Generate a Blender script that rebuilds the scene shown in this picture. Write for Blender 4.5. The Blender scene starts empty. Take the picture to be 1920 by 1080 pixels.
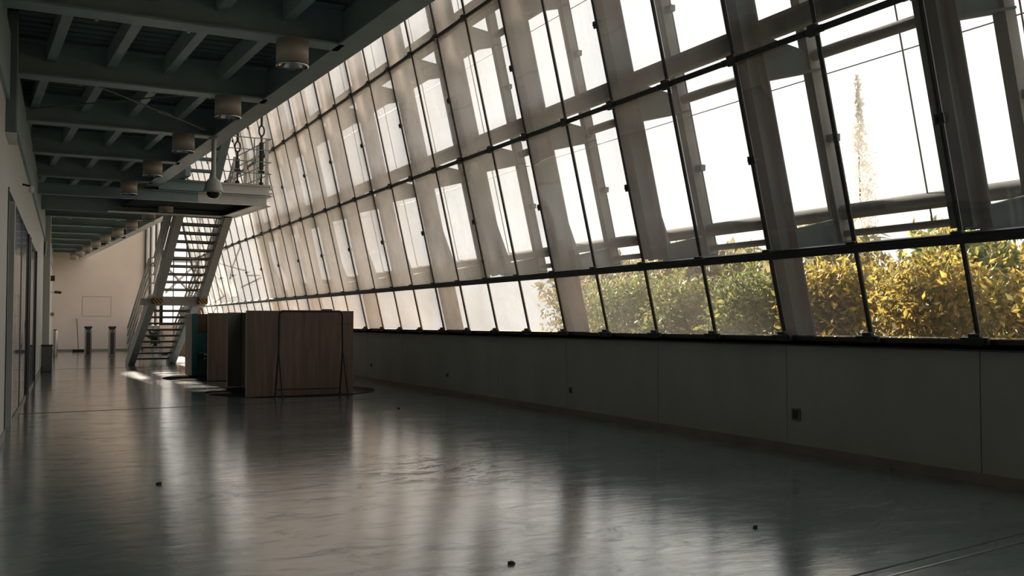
import bpy, math, random
import numpy as np
from mathutils import Vector, Matrix, Euler

random.seed(7)
rng = np.random.default_rng(7)
SC = bpy.context.scene
COL = SC.collection

# ------------------------------------------------------------------ camera
cam_d = bpy.data.cameras.new('camera')
cam_d.lens = 33.75
cam_d.sensor_width = 36.0
cam_d.clip_start = 0.05
cam_d.clip_end = 500
cam = bpy.data.objects.new('camera', cam_d)
COL.objects.link(cam)
cam.location = (0, 0, 1.2)
cam.rotation_euler = (math.radians(90 + 2.068), 0, math.radians(-27.07))
SC.camera = cam

# ------------------------------------------------------------------ world: bright overcast sky
W = bpy.data.worlds.new('sky')
SC.world = W
W.use_nodes = True
wn = W.node_tree.nodes
wl = W.node_tree.links
wn.clear()
w_out = wn.new('ShaderNodeOutputWorld')
w_bg = wn.new('ShaderNodeBackground')
w_tc = wn.new('ShaderNodeTexCoord')
w_no = wn.new('ShaderNodeTexNoise')
w_no.inputs['Scale'].default_value = 3.2
w_no.inputs['Detail'].default_value = 5
w_cr = wn.new('ShaderNodeValToRGB')
w_cr.color_ramp.elements[0].position = 0.35
w_cr.color_ramp.elements[0].color = (0.78, 0.765, 0.75, 1)
w_cr.color_ramp.elements[1].position = 0.68
w_cr.color_ramp.elements[1].color = (1.0, 0.955, 0.915, 1)
wl.new(w_tc.outputs['Generated'], w_no.inputs['Vector'])
wl.new(w_no.outputs['Fac'], w_cr.inputs['Fac'])
wl.new(w_cr.outputs['Color'], w_bg.inputs['Color'])
w_bg.inputs['Strength'].default_value = 1.22
wl.new(w_bg.outputs['Background'], w_out.inputs['Surface'])

# ------------------------------------------------------------------ sun (hazy, from beyond the glass facade)
sun_d = bpy.data.lights.new('sun', 'SUN')
sun_d.energy = 17.0
sun_d.color = (1.0, 0.85, 0.70)
sun_d.angle = math.radians(3.0)
sun = bpy.data.objects.new('sun', sun_d)
COL.objects.link(sun)
SUN_TO = Vector((0.060, 0.949, 0.365)).normalized()
sun.rotation_euler = SUN_TO.to_track_quat('Z', 'Y').to_euler()
sun.location = (30, 40, 20)

# ------------------------------------------------------------------ exposure
SC.view_settings.view_transform = 'Standard'
SC.view_settings.look = 'None'
SC.view_settings.gamma = 1.0
SC.view_settings.use_curve_mapping = False
SC.view_settings.exposure = 0.45
SC.cycles.max_bounces = 7
SC.cycles.transparent_max_bounces = 16
SC.cycles.diffuse_bounces = 3
SC.cycles.glossy_bounces = 3
SC.cycles.caustics_reflective = False
SC.cycles.caustics_refractive = False

# ================================================================== materials
def nmat(name):
    m = bpy.data.materials.new(name)
    m.use_nodes = True
    nt = m.node_tree
    nt.nodes.clear()
    out = nt.nodes.new('ShaderNodeOutputMaterial')
    return m, nt.nodes, nt.links, out

def ramp(n, stops):
    r = n.new('ShaderNodeValToRGB')
    e = r.color_ramp.elements
    while len(e) < len(stops):
        e.new(0.5)
    for el, (p, c) in zip(e, stops):
        el.position = p
        el.color = (c[0], c[1], c[2], 1) if not isinstance(c, (int, float)) else (c, c, c, 1)
    return r

def noise(n, l, vec, scale, detail=4, rough=0.55, dist=0.0):
    t = n.new('ShaderNodeTexNoise')
    t.inputs['Scale'].default_value = scale
    t.inputs['Detail'].default_value = detail
    t.inputs['Roughness'].default_value = rough
    t.inputs['Distortion'].default_value = dist
    l.new(vec, t.inputs['Vector'])
    return t

def mapping(n, l, vec, scale=(1, 1, 1), rot=(0, 0, 0), loc=(0, 0, 0)):
    mp = n.new('ShaderNodeMapping')
    mp.inputs['Scale'].default_value = scale
    mp.inputs['Rotation'].default_value = rot
    mp.inputs['Location'].default_value = loc
    l.new(vec, mp.inputs['Vector'])
    return mp.outputs['Vector']

def paint(name, col, rough=0.5, var=0.25, scale=3.0, metal=0.0, spec=0.5, bump=0.0, stretch=(1, 1, 1)):
    """painted / plain surface with slight uneven wear"""
    m, n, l, out = nmat(name)
    g = n.new('ShaderNodeNewGeometry')
    v = mapping(n, l, g.outputs['Position'], stretch)
    t = noise(n, l, v, scale, 6, 0.6)
    lo = tuple(c * (1 - var) for c in col)
    hi = tuple(min(1, c * (1 + var)) for c in col)
    r = ramp(n, [(0.3, lo), (0.7, hi)])
    l.new(t.outputs['Fac'], r.inputs['Fac'])
    b = n.new('ShaderNodeBsdfPrincipled')
    l.new(r.outputs['Color'], b.inputs['Base Color'])
    b.inputs['Roughness'].default_value = rough
    b.inputs['Metallic'].default_value = metal
    b.inputs['Specular IOR Level'].default_value = spec
    if bump:
        bp = n.new('ShaderNodeBump')
        bp.inputs['Strength'].default_value = bump
        bp.inputs['Distance'].default_value = 0.01
        t2 = noise(n, l, v, scale * 6, 4)
        l.new(t2.outputs['Fac'], bp.inputs['Height'])
        l.new(bp.outputs['Normal'], b.inputs['Normal'])
    l.new(b.outputs['BSDF'], out.inputs['Surface'])
    return m

def wood(name, dark, light, rough=0.45):
    m, n, l, out = nmat(name)
    g = n.new('ShaderNodeNewGeometry')
    v = mapping(n, l, g.outputs['Position'], (9, 9, 0.55))
    t = noise(n, l, v, 1.3, 8, 0.65, 0.6)
    v2 = mapping(n, l, g.outputs['Position'], (60, 60, 2.0))
    t2 = noise(n, l, v2, 1.0, 3)
    mx = n.new('ShaderNodeMath'); mx.operation = 'MULTIPLY_ADD'
    l.new(t2.outputs['Fac'], mx.inputs[0]); mx.inputs[1].default_value = 0.25
    l.new(t.outputs['Fac'], mx.inputs[2])
    r = ramp(n, [(0.45, dark), (0.8, light)])
    l.new(mx.outputs[0], r.inputs['Fac'])
    b = n.new('ShaderNodeBsdfPrincipled')
    l.new(r.outputs['Color'], b.inputs['Base Color'])
    b.inputs['Roughness'].default_value = rough
    l.new(b.outputs['BSDF'], out.inputs['Surface'])
    return m

def concrete_floor():
    m, n, l, out = nmat('polished_concrete')
    g = n.new('ShaderNodeNewGeometry')
    P = g.outputs['Position']
    b = n.new('ShaderNodeBsdfPrincipled')
    # mottled grey
    t1 = noise(n, l, P, 0.55, 8, 0.62, 0.4)
    r1 = ramp(n, [(0.3, (0.080, 0.125, 0.140)), (0.5, (0.135, 0.185, 0.20)), (0.72, (0.225, 0.265, 0.27))])
    l.new(t1.outputs['Fac'], r1.inputs['Fac'])
    # darker dry scuffs, long and thin
    v2 = mapping(n, l, P, (0.9, 2.4, 1), (0, 0, 0.5))
    t2 = noise(n, l, v2, 1.5, 9, 0.72, 1.2)
    r2 = ramp(n, [(0.58, 0.0), (0.66, 0.75)])
    l.new(t2.outputs['Fac'], r2.inputs['Fac'])
    mx = n.new('ShaderNodeMix'); mx.data_type = 'RGBA'
    l.new(r2.outputs['Color'], mx.inputs['Factor'])
    l.new(r1.outputs['Color'], mx.inputs['A'])
    mx.inputs['B'].default_value = (0.075, 0.072, 0.068, 1)
    # a local patch of scrape marks in front of the booths
    vd = n.new('ShaderNodeVectorMath'); vd.operation = 'DISTANCE'
    l.new(P, vd.inputs[0]); vd.inputs[1].default_value = (3.2, 7.25, 0)
    rp = ramp(n, [(0.0, 1.0), (1.0, 0.0)])
    dv = n.new('ShaderNodeMath'); dv.operation = 'DIVIDE'; dv.inputs[1].default_value = 1.3
    l.new(vd.outputs['Value'], dv.inputs[0]); l.new(dv.outputs[0], rp.inputs['Fac'])
    v3 = mapping(n, l, P, (1.0, 2.4, 1), (0, 0, -0.25))
    t3 = noise(n, l, v3, 1.7, 12, 0.78, 2.4)
    r3 = ramp(n, [(0.50, 0.0), (0.53, 1.0)])
    l.new(t3.outputs['Fac'], r3.inputs['Fac'])
    mm = n.new('ShaderNodeMath'); mm.operation = 'MULTIPLY'
    l.new(rp.outputs['Color'], mm.inputs[0]); l.new(r3.outputs['Color'], mm.inputs[1])
    mx2 = n.new('ShaderNodeMix'); mx2.data_type = 'RGBA'
    l.new(mm.outputs[0], mx2.inputs['Factor'])
    l.new(mx.outputs['Result'], mx2.inputs['A'])
    mx2.inputs['B'].default_value = (0.05, 0.045, 0.04, 1)
    l.new(mx2.outputs['Result'], b.inputs['Base Color'])
    # gloss varies
    v4 = mapping(n, l, P, (0.5, 1.6, 1))
    t4 = noise(n, l, v4, 1.4, 8, 0.7, 0.8)
    r4 = ramp(n, [(0.3, 0.10), (0.72, 0.24)])
    l.new(t4.outputs['Fac'], r4.inputs['Fac'])
    add = n.new('ShaderNodeMath'); add.operation = 'MULTIPLY_ADD'
    l.new(mm.outputs[0], add.inputs[0]); add.inputs[1].default_value = 0.3
    l.new(r4.outputs['Color'], add.inputs[2])
    l.new(add.outputs[0], b.inputs['Roughness'])
    b.inputs['Specular IOR Level'].default_value = 0.8
    v6 = mapping(n, l, P, (0.8, 1.5, 1), (0, 0, 0.2))
    t6 = noise(n, l, v6, 2.6, 12, 0.78, 1.2)
    r6 = ramp(n, [(0.38, 0.15), (0.47, 0.85), (0.55, 1.0)])
    l.new(t6.outputs['Fac'], r6.inputs['Fac'])
    sb = n.new('ShaderNodeMath'); sb.operation = 'SUBTRACT'; sb.use_clamp = True
    l.new(r6.outputs['Color'], sb.inputs[0]); l.new(mm.outputs[0], sb.inputs[1])
    l.new(sb.outputs[0], b.inputs['Coat Weight'])
    v7 = mapping(n, l, P, (1.0, 3.2, 1), (0, 0, -0.1))
    t7 = noise(n, l, v7, 3.0, 10, 0.75, 0.8)
    r7 = ramp(n, [(0.35, 0.07), (0.65, 0.15)])
    l.new(t7.outputs['Fac'], r7.inputs['Fac'])
    l.new(r7.outputs['Color'], b.inputs['Coat Roughness'])
    bc = n.new('ShaderNodeBump'); bc.inputs['Strength'].default_value = 0.045; bc.inputs['Distance'].default_value = 0.02
    l.new(t7.outputs['Fac'], bc.inputs['Height'])
    l.new(bc.outputs['Normal'], b.inputs['Coat Normal'])
    b.inputs['Coat IOR'].default_value = 2.0
    # gentle waviness of a hand floated slab
    bp = n.new('ShaderNodeBump')
    bp.inputs['Strength'].default_value = 0.10
    bp.inputs['Distance'].default_value = 0.05
    v5 = mapping(n, l, P, (1.0, 2.6, 1))
    t5 = noise(n, l, v5, 2.4, 5, 0.6)
    l.new(t5.outputs['Fac'], bp.inputs['Height'])
    l.new(bp.outputs['Normal'], b.inputs['Normal'])
    l.new(b.outputs['BSDF'], out.inputs['Surface'])
    return m

def dusty_glass(name, dust=0.17, dust_col=(0.80, 0.72, 0.63), tint=(0.95, 0.96, 0.95), wave=0.05, streak=0.12, far=1.0):
    """thin pane: clear + mirror by angle (symmetric for both faces) + a film of dust and rain streaks"""
    m, n, l, out = nmat(name)
    g = n.new('ShaderNodeNewGeometry')
    oi = n.new('ShaderNodeObjectInfo')
    P = g.outputs['Position']
    lw = n.new('ShaderNodeLayerWeight'); lw.inputs['Blend'].default_value = 0.5
    pw = n.new('ShaderNodeMath'); pw.operation = 'POWER'; pw.inputs[1].default_value = 5
    l.new(lw.outputs['Facing'], pw.inputs[0])
    ma = n.new('ShaderNodeMath'); ma.operation = 'MULTIPLY_ADD'; ma.inputs[1].default_value = 0.95; ma.inputs[2].default_value = 0.045
    l.new(pw.outputs[0], ma.inputs[0])
    tr = n.new('ShaderNodeBsdfTransparent'); tr.inputs['Color'].default_value = (*tint, 1)
    gl = n.new('ShaderNodeBsdfGlossy'); gl.inputs['Roughness'].default_value = 0.0
    gl.inputs['Color'].default_value = (0.95, 0.95, 0.95, 1)
    # roller-wave distortion of the pane, different for each pane
    off = n.new('ShaderNodeVectorMath'); off.operation = 'ADD'
    cmb = n.new('ShaderNodeCombineXYZ')
    sc = n.new('ShaderNodeMath'); sc.operation = 'MULTIPLY'; sc.inputs[1].default_value = 31.0
    l.new(oi.outputs['Random'], sc.inputs[0])
    l.new(sc.outputs[0], cmb.inputs['X']); l.new(sc.outputs[0], cmb.inputs['Z'])
    l.new(P, off.inputs[0]); l.new(cmb.outputs[0], off.inputs[1])
    tw = noise(n, l, off.outputs[0], 0.9, 1.0)
    bp = n.new('ShaderNodeBump'); bp.inputs['Strength'].default_value = wave; bp.inputs['Distance'].default_value = 0.25
    l.new(tw.outputs['Fac'], bp.inputs['Height'])
    l.new(bp.outputs['Normal'], gl.inputs['Normal'])
    clear = n.new('ShaderNodeMixShader')
    l.new(ma.outputs[0], clear.inputs['Fac'])
    l.new(tr.outputs[0], clear.inputs[1]); l.new(gl.outputs[0], clear.inputs[2])
    # dust film
    df = n.new('ShaderNodeBsdfDiffuse'); df.inputs['Color'].default_value = (*dust_col, 1)
    tl = n.new('ShaderNodeBsdfTranslucent'); tl.inputs['Color'].default_value = (*dust_col, 1)
    dm = n.new('ShaderNodeMixShader'); dm.inputs['Fac'].default_value = 0.93
    l.new(df.outputs[0], dm.inputs[1]); l.new(tl.outputs[0], dm.inputs[2])
    t1 = noise(n, l, off.outputs[0], 1.1, 6, 0.6)
    rot = mapping(n, l, P, (4, 26, 0.55))
    t2 = noise(n, l, rot, 1.0, 5, 0.6)
    r2 = ramp(n, [(0.52, 0.0), (0.75, 1.0)])
    l.new(t2.outputs['Fac'], r2.inputs['Fac'])
    r1 = ramp(n, [(0.25, dust * 0.55), (0.75, dust * 1.5)])
    l.new(t1.outputs['Fac'], r1.inputs['Fac'])
    st_ = n.new('ShaderNodeMath'); st_.operation = 'MULTIPLY'; st_.inputs[1].default_value = streak
    l.new(r2.outputs['Color'], st_.inputs[0])
    # the film looks denser when looked through at a slant: 1 - exp(-depth / cos)
    cs = n.new('ShaderNodeMath'); cs.operation = 'SUBTRACT'; cs.inputs[0].default_value = 1.06
    l.new(lw.outputs['Facing'], cs.inputs[1])
    # dust thickened down the facade stands in for sun glow; thinned beyond for reflections
    sp = n.new('ShaderNodeSeparateXYZ'); l.new(P, sp.inputs[0])
    y1 = n.new('ShaderNodeMath'); y1.operation = 'DIVIDE'; y1.inputs[1].default_value = 40.0
    l.new(sp.outputs['Y'], y1.inputs[0])
    mr = ramp(n, [(6.0 / 40, 0.5 / far), (9.0 / 40, 3.2 / far), (17.0 / 40, 1.0), (25.0 / 40, 1.0), (28.5 / 40, 1.2 / far)])
    l.new(y1.outputs[0], mr.inputs['Fac'])
    fx = n.new('ShaderNodeMath'); fx.operation = 'MULTIPLY'; fx.inputs[1].default_value = far
    l.new(mr.outputs['Color'], fx.inputs[0])
    fm = n.new('ShaderNodeMath'); fm.operation = 'MULTIPLY'
    l.new(r1.outputs['Color'], fm.inputs[0]); l.new(fx.outputs[0], fm.inputs[1])
    fd = n.new('ShaderNodeMath'); fd.operation = 'ADD'
    l.new(fm.outputs[0], fd.inputs[0]); l.new(st_.outputs[0], fd.inputs[1])
    dp = n.new('ShaderNodeMath'); dp.operation = 'DIVIDE'
    l.new(fd.outputs[0], dp.inputs[0]); l.new(cs.outputs[0], dp.inputs[1])
    ng = n.new('ShaderNodeMath'); ng.operation = 'MULTIPLY'; ng.inputs[1].default_value = -1.0
    l.new(dp.outputs[0], ng.inputs[0])
    ex = n.new('ShaderNodeMath'); ex.operation = 'EXPONENT'
    l.new(ng.outputs[0], ex.inputs[0])
    om = n.new('ShaderNodeMath'); om.operation = 'SUBTRACT'; om.inputs[0].default_value = 1.0
    l.new(ex.outputs[0], om.inputs[1])
    fin = n.new('ShaderNodeMixShader')
    l.new(om.outputs[0], fin.inputs['Fac'])
    l.new(clear.outputs[0], fin.inputs[1]); l.new(dm.outputs[0], fin.inputs[2])
    l.new(fin.outputs[0], out.inputs['Surface'])
    return m

def leaf_mat(name, c1, c2, c3, trans=0.55):
    m, n, l, out = nmat(name)
    g = n.new('ShaderNodeNewGeometry')
    r = ramp(n, [(0.0, c1), (0.5, c2), (1.0, c3)])
    l.new(g.outputs['Random Per Island'], r.inputs['Fac'])
    d = n.new('ShaderNodeBsdfPrincipled'); d.inputs['Roughness'].default_value = 0.45
    l.new(r.outputs['Color'], d.inputs['Base Color'])
    t = n.new('ShaderNodeBsdfTranslucent'); l.new(r.outputs['Color'], t.inputs['Color'])
    mx = n.new('ShaderNodeMixShader'); mx.inputs['Fac'].default_value = trans
    l.new(d.outputs[0], mx.inputs[1]); l.new(t.outputs[0], mx.inputs[2])
    l.new(mx.outputs[0], out.inputs['Surface'])
    return m

def stripes_mat(name, a, b, scale, rot):
    m, n, l, out = nmat(name)
    tc = n.new('ShaderNodeTexCoord')
    v = mapping(n, l, tc.outputs['Object'], (1, 1, 1), rot)
    w = n.new('ShaderNodeTexWave'); w.wave_type = 'BANDS'; w.bands_direction = 'X'
    w.inputs['Scale'].default_value = scale
    l.new(v, w.inputs['Vector'])
    r = ramp(n, [(0.49, a), (0.51, b)])
    l.new(w.outputs['Fac'], r.inputs['Fac'])
    d = n.new('ShaderNodeBsdfPrincipled'); d.inputs['Roughness'].default_value = 0.5
    l.new(r.outputs['Color'], d.inputs['Base Color'])
    l.new(d.outputs[0], out.inputs['Surface'])
    return m

M = {}
M['floor'] = concrete_floor()
M['parapet'] = paint('parapet_plaster', (0.43, 0.435, 0.415), 0.7, 0.10, 1.6, bump=0.1, stretch=(1, 1, 0.5))
M['base'] = paint('baseboard_paint', (0.26, 0.25, 0.23), 0.5, 0.15)
M['tread'] = paint('dark_tread_steel', (0.13, 0.135, 0.135), 0.5, 0.15, 3.0)
M['stair'] = paint('stair_steel_paint', (0.46, 0.445, 0.42), 0.45, 0.10, 2.0)
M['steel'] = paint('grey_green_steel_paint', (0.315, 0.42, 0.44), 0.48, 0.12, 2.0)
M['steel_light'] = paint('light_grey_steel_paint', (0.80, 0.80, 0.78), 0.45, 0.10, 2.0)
M['deck'] = paint('dark_deck', (0.15, 0.195, 0.205), 0.7, 0.15, 2.0)
M['frame'] = paint('black_window_steel', (0.022, 0.024, 0.023), 0.42, 0.25, 6.0)
M['outer'] = paint('exterior_steel_paint', (0.16, 0.165, 0.16), 0.85, 0.18, 2.5, spec=0.15, bump=0.05)
M['outer_dark'] = paint('exterior_dark_steel', (0.028, 0.052, 0.058), 0.85, 0.18, 2.5, spec=0.15)
M['wall'] = paint('warm_white_plaster', (0.84, 0.70, 0.62), 0.7, 0.05, 0.8, bump=0.05)
M['left'] = paint('pale_wall_panel', (0.62, 0.60, 0.55), 0.55, 0.05, 1.0)
M['dark_panel'] = paint('dark_teal_panel', (0.035, 0.045, 0.047), 0.4, 0.15)
M['roof'] = paint('roof_underside', (0.62, 0.61, 0.58), 0.8, 0.1)
M['glass'] = dusty_glass('dusty_facade_glass', 0.020, (0.95, 0.86, 0.795), streak=0.022, far=10.0)
M['glass_low'] = dusty_glass('dusty_low_glass', 0.030, (0.96, 0.82, 0.72), streak=0.012, far=7.0)
M['glass_end'] = dusty_glass('cleaner_end_glass', 0.03, (0.8, 0.78, 0.75), wave=0.02, streak=0.03)
M['glass_door'] = dusty_glass('door_glass', 0.02, (0.5, 0.5, 0.5), (0.55, 0.6, 0.6), 0.01, 0.0)
M['wood'] = wood('brown_laminate_wood', (0.12, 0.080, 0.060), (0.225, 0.150, 0.110))
M['wood_grey'] = wood('grey_brown_laminate', (0.15, 0.14, 0.122), (0.215, 0.195, 0.17))
M['edge'] = wood('laminate_edge', (0.20, 0.125, 0.08), (0.27, 0.175, 0.115))
M['red_wood'] = wood('reddish_panel', (0.10, 0.045, 0.03), (0.16, 0.075, 0.05))
M['teal'] = paint('teal_upholstery', (0.05, 0.17, 0.18), 0.8, 0.15, 8.0, bump=0.1)
M['rug'] = paint('dark_rug', (0.018, 0.019, 0.019), 0.95, 0.25, 30.0, spec=0.1, bump=0.3)
M['black'] = paint('black_powder_coat', (0.012, 0.012, 0.012), 0.45, 0.2)
M['plastic'] = paint('dark_plastic', (0.025, 0.027, 0.028), 0.35, 0.2)
M['grey_plastic'] = paint('grey_plastic', (0.16, 0.16, 0.155), 0.4, 0.1)
M['cream'] = paint('cream_lamp_housing', (0.58, 0.50, 0.42), 0.45, 0.06)
M['chrome'] = paint('chrome_reflector', (0.75, 0.74, 0.72), 0.08, 0.05, metal=1.0)
M['stainless'] = paint('brushed_stainless', (0.40, 0.36, 0.32), 0.28, 0.15, 4.0, metal=1.0, stretch=(8, 8, 0.4))
M['smoked'] = paint('smoked_dome', (0.01, 0.01, 0.01), 0.06, 0.0)
M['dome_grey'] = paint('camera_housing', (0.48, 0.48, 0.45), 0.4, 0.05)
M['cable'] = paint('dark_rod', (0.045, 0.05, 0.05), 0.4, 0.2)
M['rod_grey'] = paint('grey_rod', (0.20, 0.21, 0.205), 0.4, 0.15)
M['cardboard'] = paint('cardboard', (0.42, 0.25, 0.145), 0.8, 0.1, 4.0)
M['white'] = paint('white_enamel', (0.62, 0.61, 0.57), 0.4, 0.05)
M['orange_brown'] = paint('orange_brown_board', (0.34, 0.14, 0.055), 0.6, 0.1)
M['red'] = paint('red_plastic', (0.30, 0.05, 0.035), 0.45, 0.1)
M['terracotta'] = paint('terracotta', (0.42, 0.19, 0.11), 0.8, 0.1)
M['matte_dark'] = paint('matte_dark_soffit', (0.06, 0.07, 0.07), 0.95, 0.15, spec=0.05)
M['line'] = paint('faint_frame_mark', (0.50, 0.36, 0.30), 0.7, 0.05)
M['hazard'] = stripes_mat('hazard_stripes', (0.02, 0.02, 0.02), (0.62, 0.30, 0.03), 5.0, (0, math.radians(42), 0))
M['metal_strip'] = paint('worn_metal_strip', (0.55, 0.53, 0.50), 0.25, 0.1, metal=1.0)
M['joint'] = paint('dark_joint', (0.03, 0.03, 0.03), 0.7, 0.2)
M['leaf_yellow'] = leaf_mat('sunlit_hedge_leaves', (0.13, 0.14, 0.045), (0.30, 0.24, 0.06), (0.56, 0.38, 0.08))
M['leaf_green'] = leaf_mat('green_leaves', (0.08, 0.12, 0.04), (0.15, 0.19, 0.06), (0.30, 0.27, 0.07), 0.45)
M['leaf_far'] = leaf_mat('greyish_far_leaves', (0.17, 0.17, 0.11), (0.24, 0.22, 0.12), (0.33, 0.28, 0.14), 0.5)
M['leaf_hazed'] = leaf_mat('haze_paled_leaves', (0.80, 0.78, 0.75), (0.85, 0.83, 0.80), (0.88, 0.86, 0.83), 0.6)  # near-white leaf colour stands in for haze over the distant cypress
M['leaf_dark'] = leaf_mat('dark_plant_leaves', (0.02, 0.03, 0.025), (0.03, 0.045, 0.03), (0.05, 0.06, 0.035), 0.2)
M['bark'] = paint('bark', (0.10, 0.075, 0.05), 0.9, 0.3, 10)
M['ground'] = paint('dry_ground', (0.25, 0.21, 0.13), 0.95, 0.35, 1.2)
M['lamp_glow'] = paint('sconce_cover', (0.8, 0.78, 0.72), 0.3, 0.02)
M['dead_leaf'] = paint('dry_leaf', (0.035, 0.028, 0.02), 0.9, 0.2)

# ================================================================== mesh helpers
class MB:
    def __init__(s):
        s.v = []; s.f = []; s.smooth = []
    def add(s, vs, fs, smooth=False):
        b = len(s.v)
        s.v += [tuple(v) for v in vs]
        for f in fs:
            s.f.append([b + i for i in f]); s.smooth.append(smooth)
        return s
    def box(s, a, b):
        x0, y0, z0 = [min(p, q) for p, q in zip(a, b)]
        x1, y1, z1 = [max(p, q) for p, q in zip(a, b)]
        vs = [(x0, y0, z0), (x1, y0, z0), (x1, y1, z0), (x0, y1, z0), (x0, y0, z1), (x1, y0, z1), (x1, y1, z1), (x0, y1, z1)]
        return s.add(vs, [(3, 2, 1, 0), (4, 5, 6, 7), (0, 1, 5, 4), (1, 2, 6, 5), (2, 3, 7, 6), (3, 0, 4, 7)])
    def cbox(s, a, b, c=0.01):
        """box with chamfered vertical + horizontal edges (single chamfer)"""
        x0, y0, z0 = [min(p, q) for p, q in zip(a, b)]
        x1, y1, z1 = [max(p, q) for p, q in zip(a, b)]
        def ring(z, i):
            return [(x0 + i, y0 + i + 0, z), (x1 - i, y0 + i, z), (x1 - i, y1 - i, z), (x0 + i, y1 - i, z)]
        def ring8(z):
            return [(x0 + c, y0, z), (x1 - c, y0, z), (x1, y0 + c, z), (x1, y1 - c, z), (x1 - c, y1, z), (x0 + c, y1, z), (x0, y1 - c, z), (x0, y0 + c, z)]
        def inner(z):
            return [(x0 + c, y0 + c, z), (x1 - c, y0 + c, z), (x1 - c, y0 + c, z), (x1 - c, y1 - c, z), (x1 - c, y1 - c, z), (x0 + c, y1 - c, z), (x0 + c, y1 - c, z), (x0 + c, y0 + c, z)]
        vs = ring8(z0 + c) + ring8(z1 - c) + ring(z0, c) + ring(z1, c)
        fs = [(i, (i + 1) % 8, 8 + (i + 1) % 8, 8 + i) for i in range(8)]
        fs += [(19, 18, 17, 16), (20, 21, 22, 23)]
        m = {0: 0, 1: 1, 2: 1, 3: 2, 4: 2, 5: 3, 6: 3, 7: 0}
        for i in range(8):
            j = (i + 1) % 8
            a_, b_ = m[i], m[j]
            if a_ == b_:
                fs.append((16 + a_, j, i)); fs.append((20 + a_, 8 + i, 8 + j))
            else:
                fs.append((16 + a_, 16 + b_, j, i)); fs.append((8 + i, 8 + j, 20 + b_, 20 + a_))
        return s.add(vs, fs)
    def hexa(s, bottom, top):
        """two matching polygons"""
        n = len(bottom)
        vs = list(bottom) + list(top)
        fs = [tuple(reversed(range(n))), tuple(range(n, 2 * n))]
        fs += [(i, (i + 1) % n, n + (i + 1) % n, n + i) for i in range(n)]
        return s.add(vs, fs)
    def bar(s, p0, p1, w, h, up=(0, 0, 1)):
        """rectangular bar; w across, h along up"""
        p0 = Vector(p0); p1 = Vector(p1)
        d = (p1 - p0).normalized(); u = Vector(up)
        side = d.cross(u)
        if side.length < 1e-5:
            side = d.cross(Vector((1, 0, 0)))
        side.normalize(); u = side.cross(d).normalized()
        def q(p):
            return [p - side * w / 2 - u * h / 2, p + side * w / 2 - u * h / 2, p + side * w / 2 + u * h / 2, p - side * w / 2 + u * h / 2]
        return s.hexa(q(p0), q(p1))
    def ibeam(s, p0, p1, w, h, tf=0.02, tw=0.015, top=None):
        p0 = Vector(p0); p1 = Vector(p1)
        s.bar(p0 + Vector((0, 0, tf / 2)), p1 + Vector((0, 0, tf / 2)), w, tf)
        s.bar(p0 + Vector((0, 0, h - tf / 2)), p1 + Vector((0, 0, h - tf / 2)), top or w, tf)
        s.bar(p0 + Vector((0, 0, h / 2)), p1 + Vector((0, 0, h / 2)), tw, h - 2 * tf)
        return s
    def tube(s, pts, r, n=10, close=False):
        P = [Vector(p) for p in pts]
        rings = []
        prev = None
        N = len(P)
        for i, p in enumerate(P):
            if close:
                d = (P[(i + 1) % N] - P[i - 1])
            else:
                d = (P[min(i + 1, N - 1)] - P[max(i - 1, 0)])
            d.normalize()
            if prev is None:
                a = d.cross(Vector((0, 0, 1)))
                if a.length < 1e-3:
                    a = d.cross(Vector((1, 0, 0)))
            else:
                a = prev - d * prev.dot(d)
            a.normalize(); prev = a
            b = d.cross(a)
            rr = r[i] if isinstance(r, (list, tuple)) else r
            rings.append([p + (a * math.cos(t) + b * math.sin(t)) * rr for t in [2 * math.pi * k / n for k in range(n)]])
        base = len(s.v)
        for rg in rings:
            s.v += [tuple(v) for v in rg]
        cnt = N if close else N - 1
        for i in range(cnt):
            j = (i + 1) % N
            for k in range(n):
                s.f.append([base + i * n + k, base + i * n + (k + 1) % n, base + j * n + (k + 1) % n, base + j * n + k]); s.smooth.append(True)
        if not close:
            s.add(rings[0], [tuple(reversed(range(n)))])
            s.add(rings[-1], [tuple(range(n))])
        return s
    def lathe(s, prof, n=28, c=(0, 0, 0), cap0=True, cap1=True, sharp=False):
        base = len(s.v)
        for r, z in prof:
            for k in range(n):
                t = 2 * math.pi * k / n
                s.v.append((c[0] + r * math.cos(t), c[1] + r * math.sin(t), c[2] + z))
        for i in range(len(prof) - 1):
            for k in range(n):
                s.f.append([base + i * n + k, base + i * n + (k + 1) % n, base + (i + 1) * n + (k + 1) % n, base + (i + 1) * n + k]); s.smooth.append(not sharp)
        if cap0:
            s.add(s.v[base:base + n], [tuple(reversed(range(n)))])
        if cap1:
            q0 = base + (len(prof) - 1) * n
            s.add(s.v[q0:q0 + n], [tuple(range(n))])
        return s
    def mesh(s, name):
        me = bpy.data.meshes.new(name)
        me.from_pydata(s.v, [], s.f)
        me.polygons.foreach_set('use_smooth', s.smooth)
        me.update()
        return me
    def build(s, name, mat, parent=None, world=True):
        """link as one mesh object. world=True: vertices are world coordinates, stored relative to the root's location"""
        if parent is not None and world:
            o = root_loc(parent)
            s.v = [(v[0] - o[0], v[1] - o[1], v[2] - o[2]) for v in s.v]
        elif parent is None and world:
            a = np.array(s.v)
            c = (a.min(0) + a.max(0)) / 2; c[2] = a[:, 2].min()
            s.v = [tuple(v) for v in (a - c)]
        ob = bpy.data.objects.new(name, s.mesh(name))
        ob.data.materials.append(M[mat])
        COL.objects.link(ob)
        if parent is not None:
            ob.parent = parent
        elif world:
            ob.location = c
        return ob

def root_loc(o):
    while o.parent is not None:
        o = o.parent
    return o.location

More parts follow.
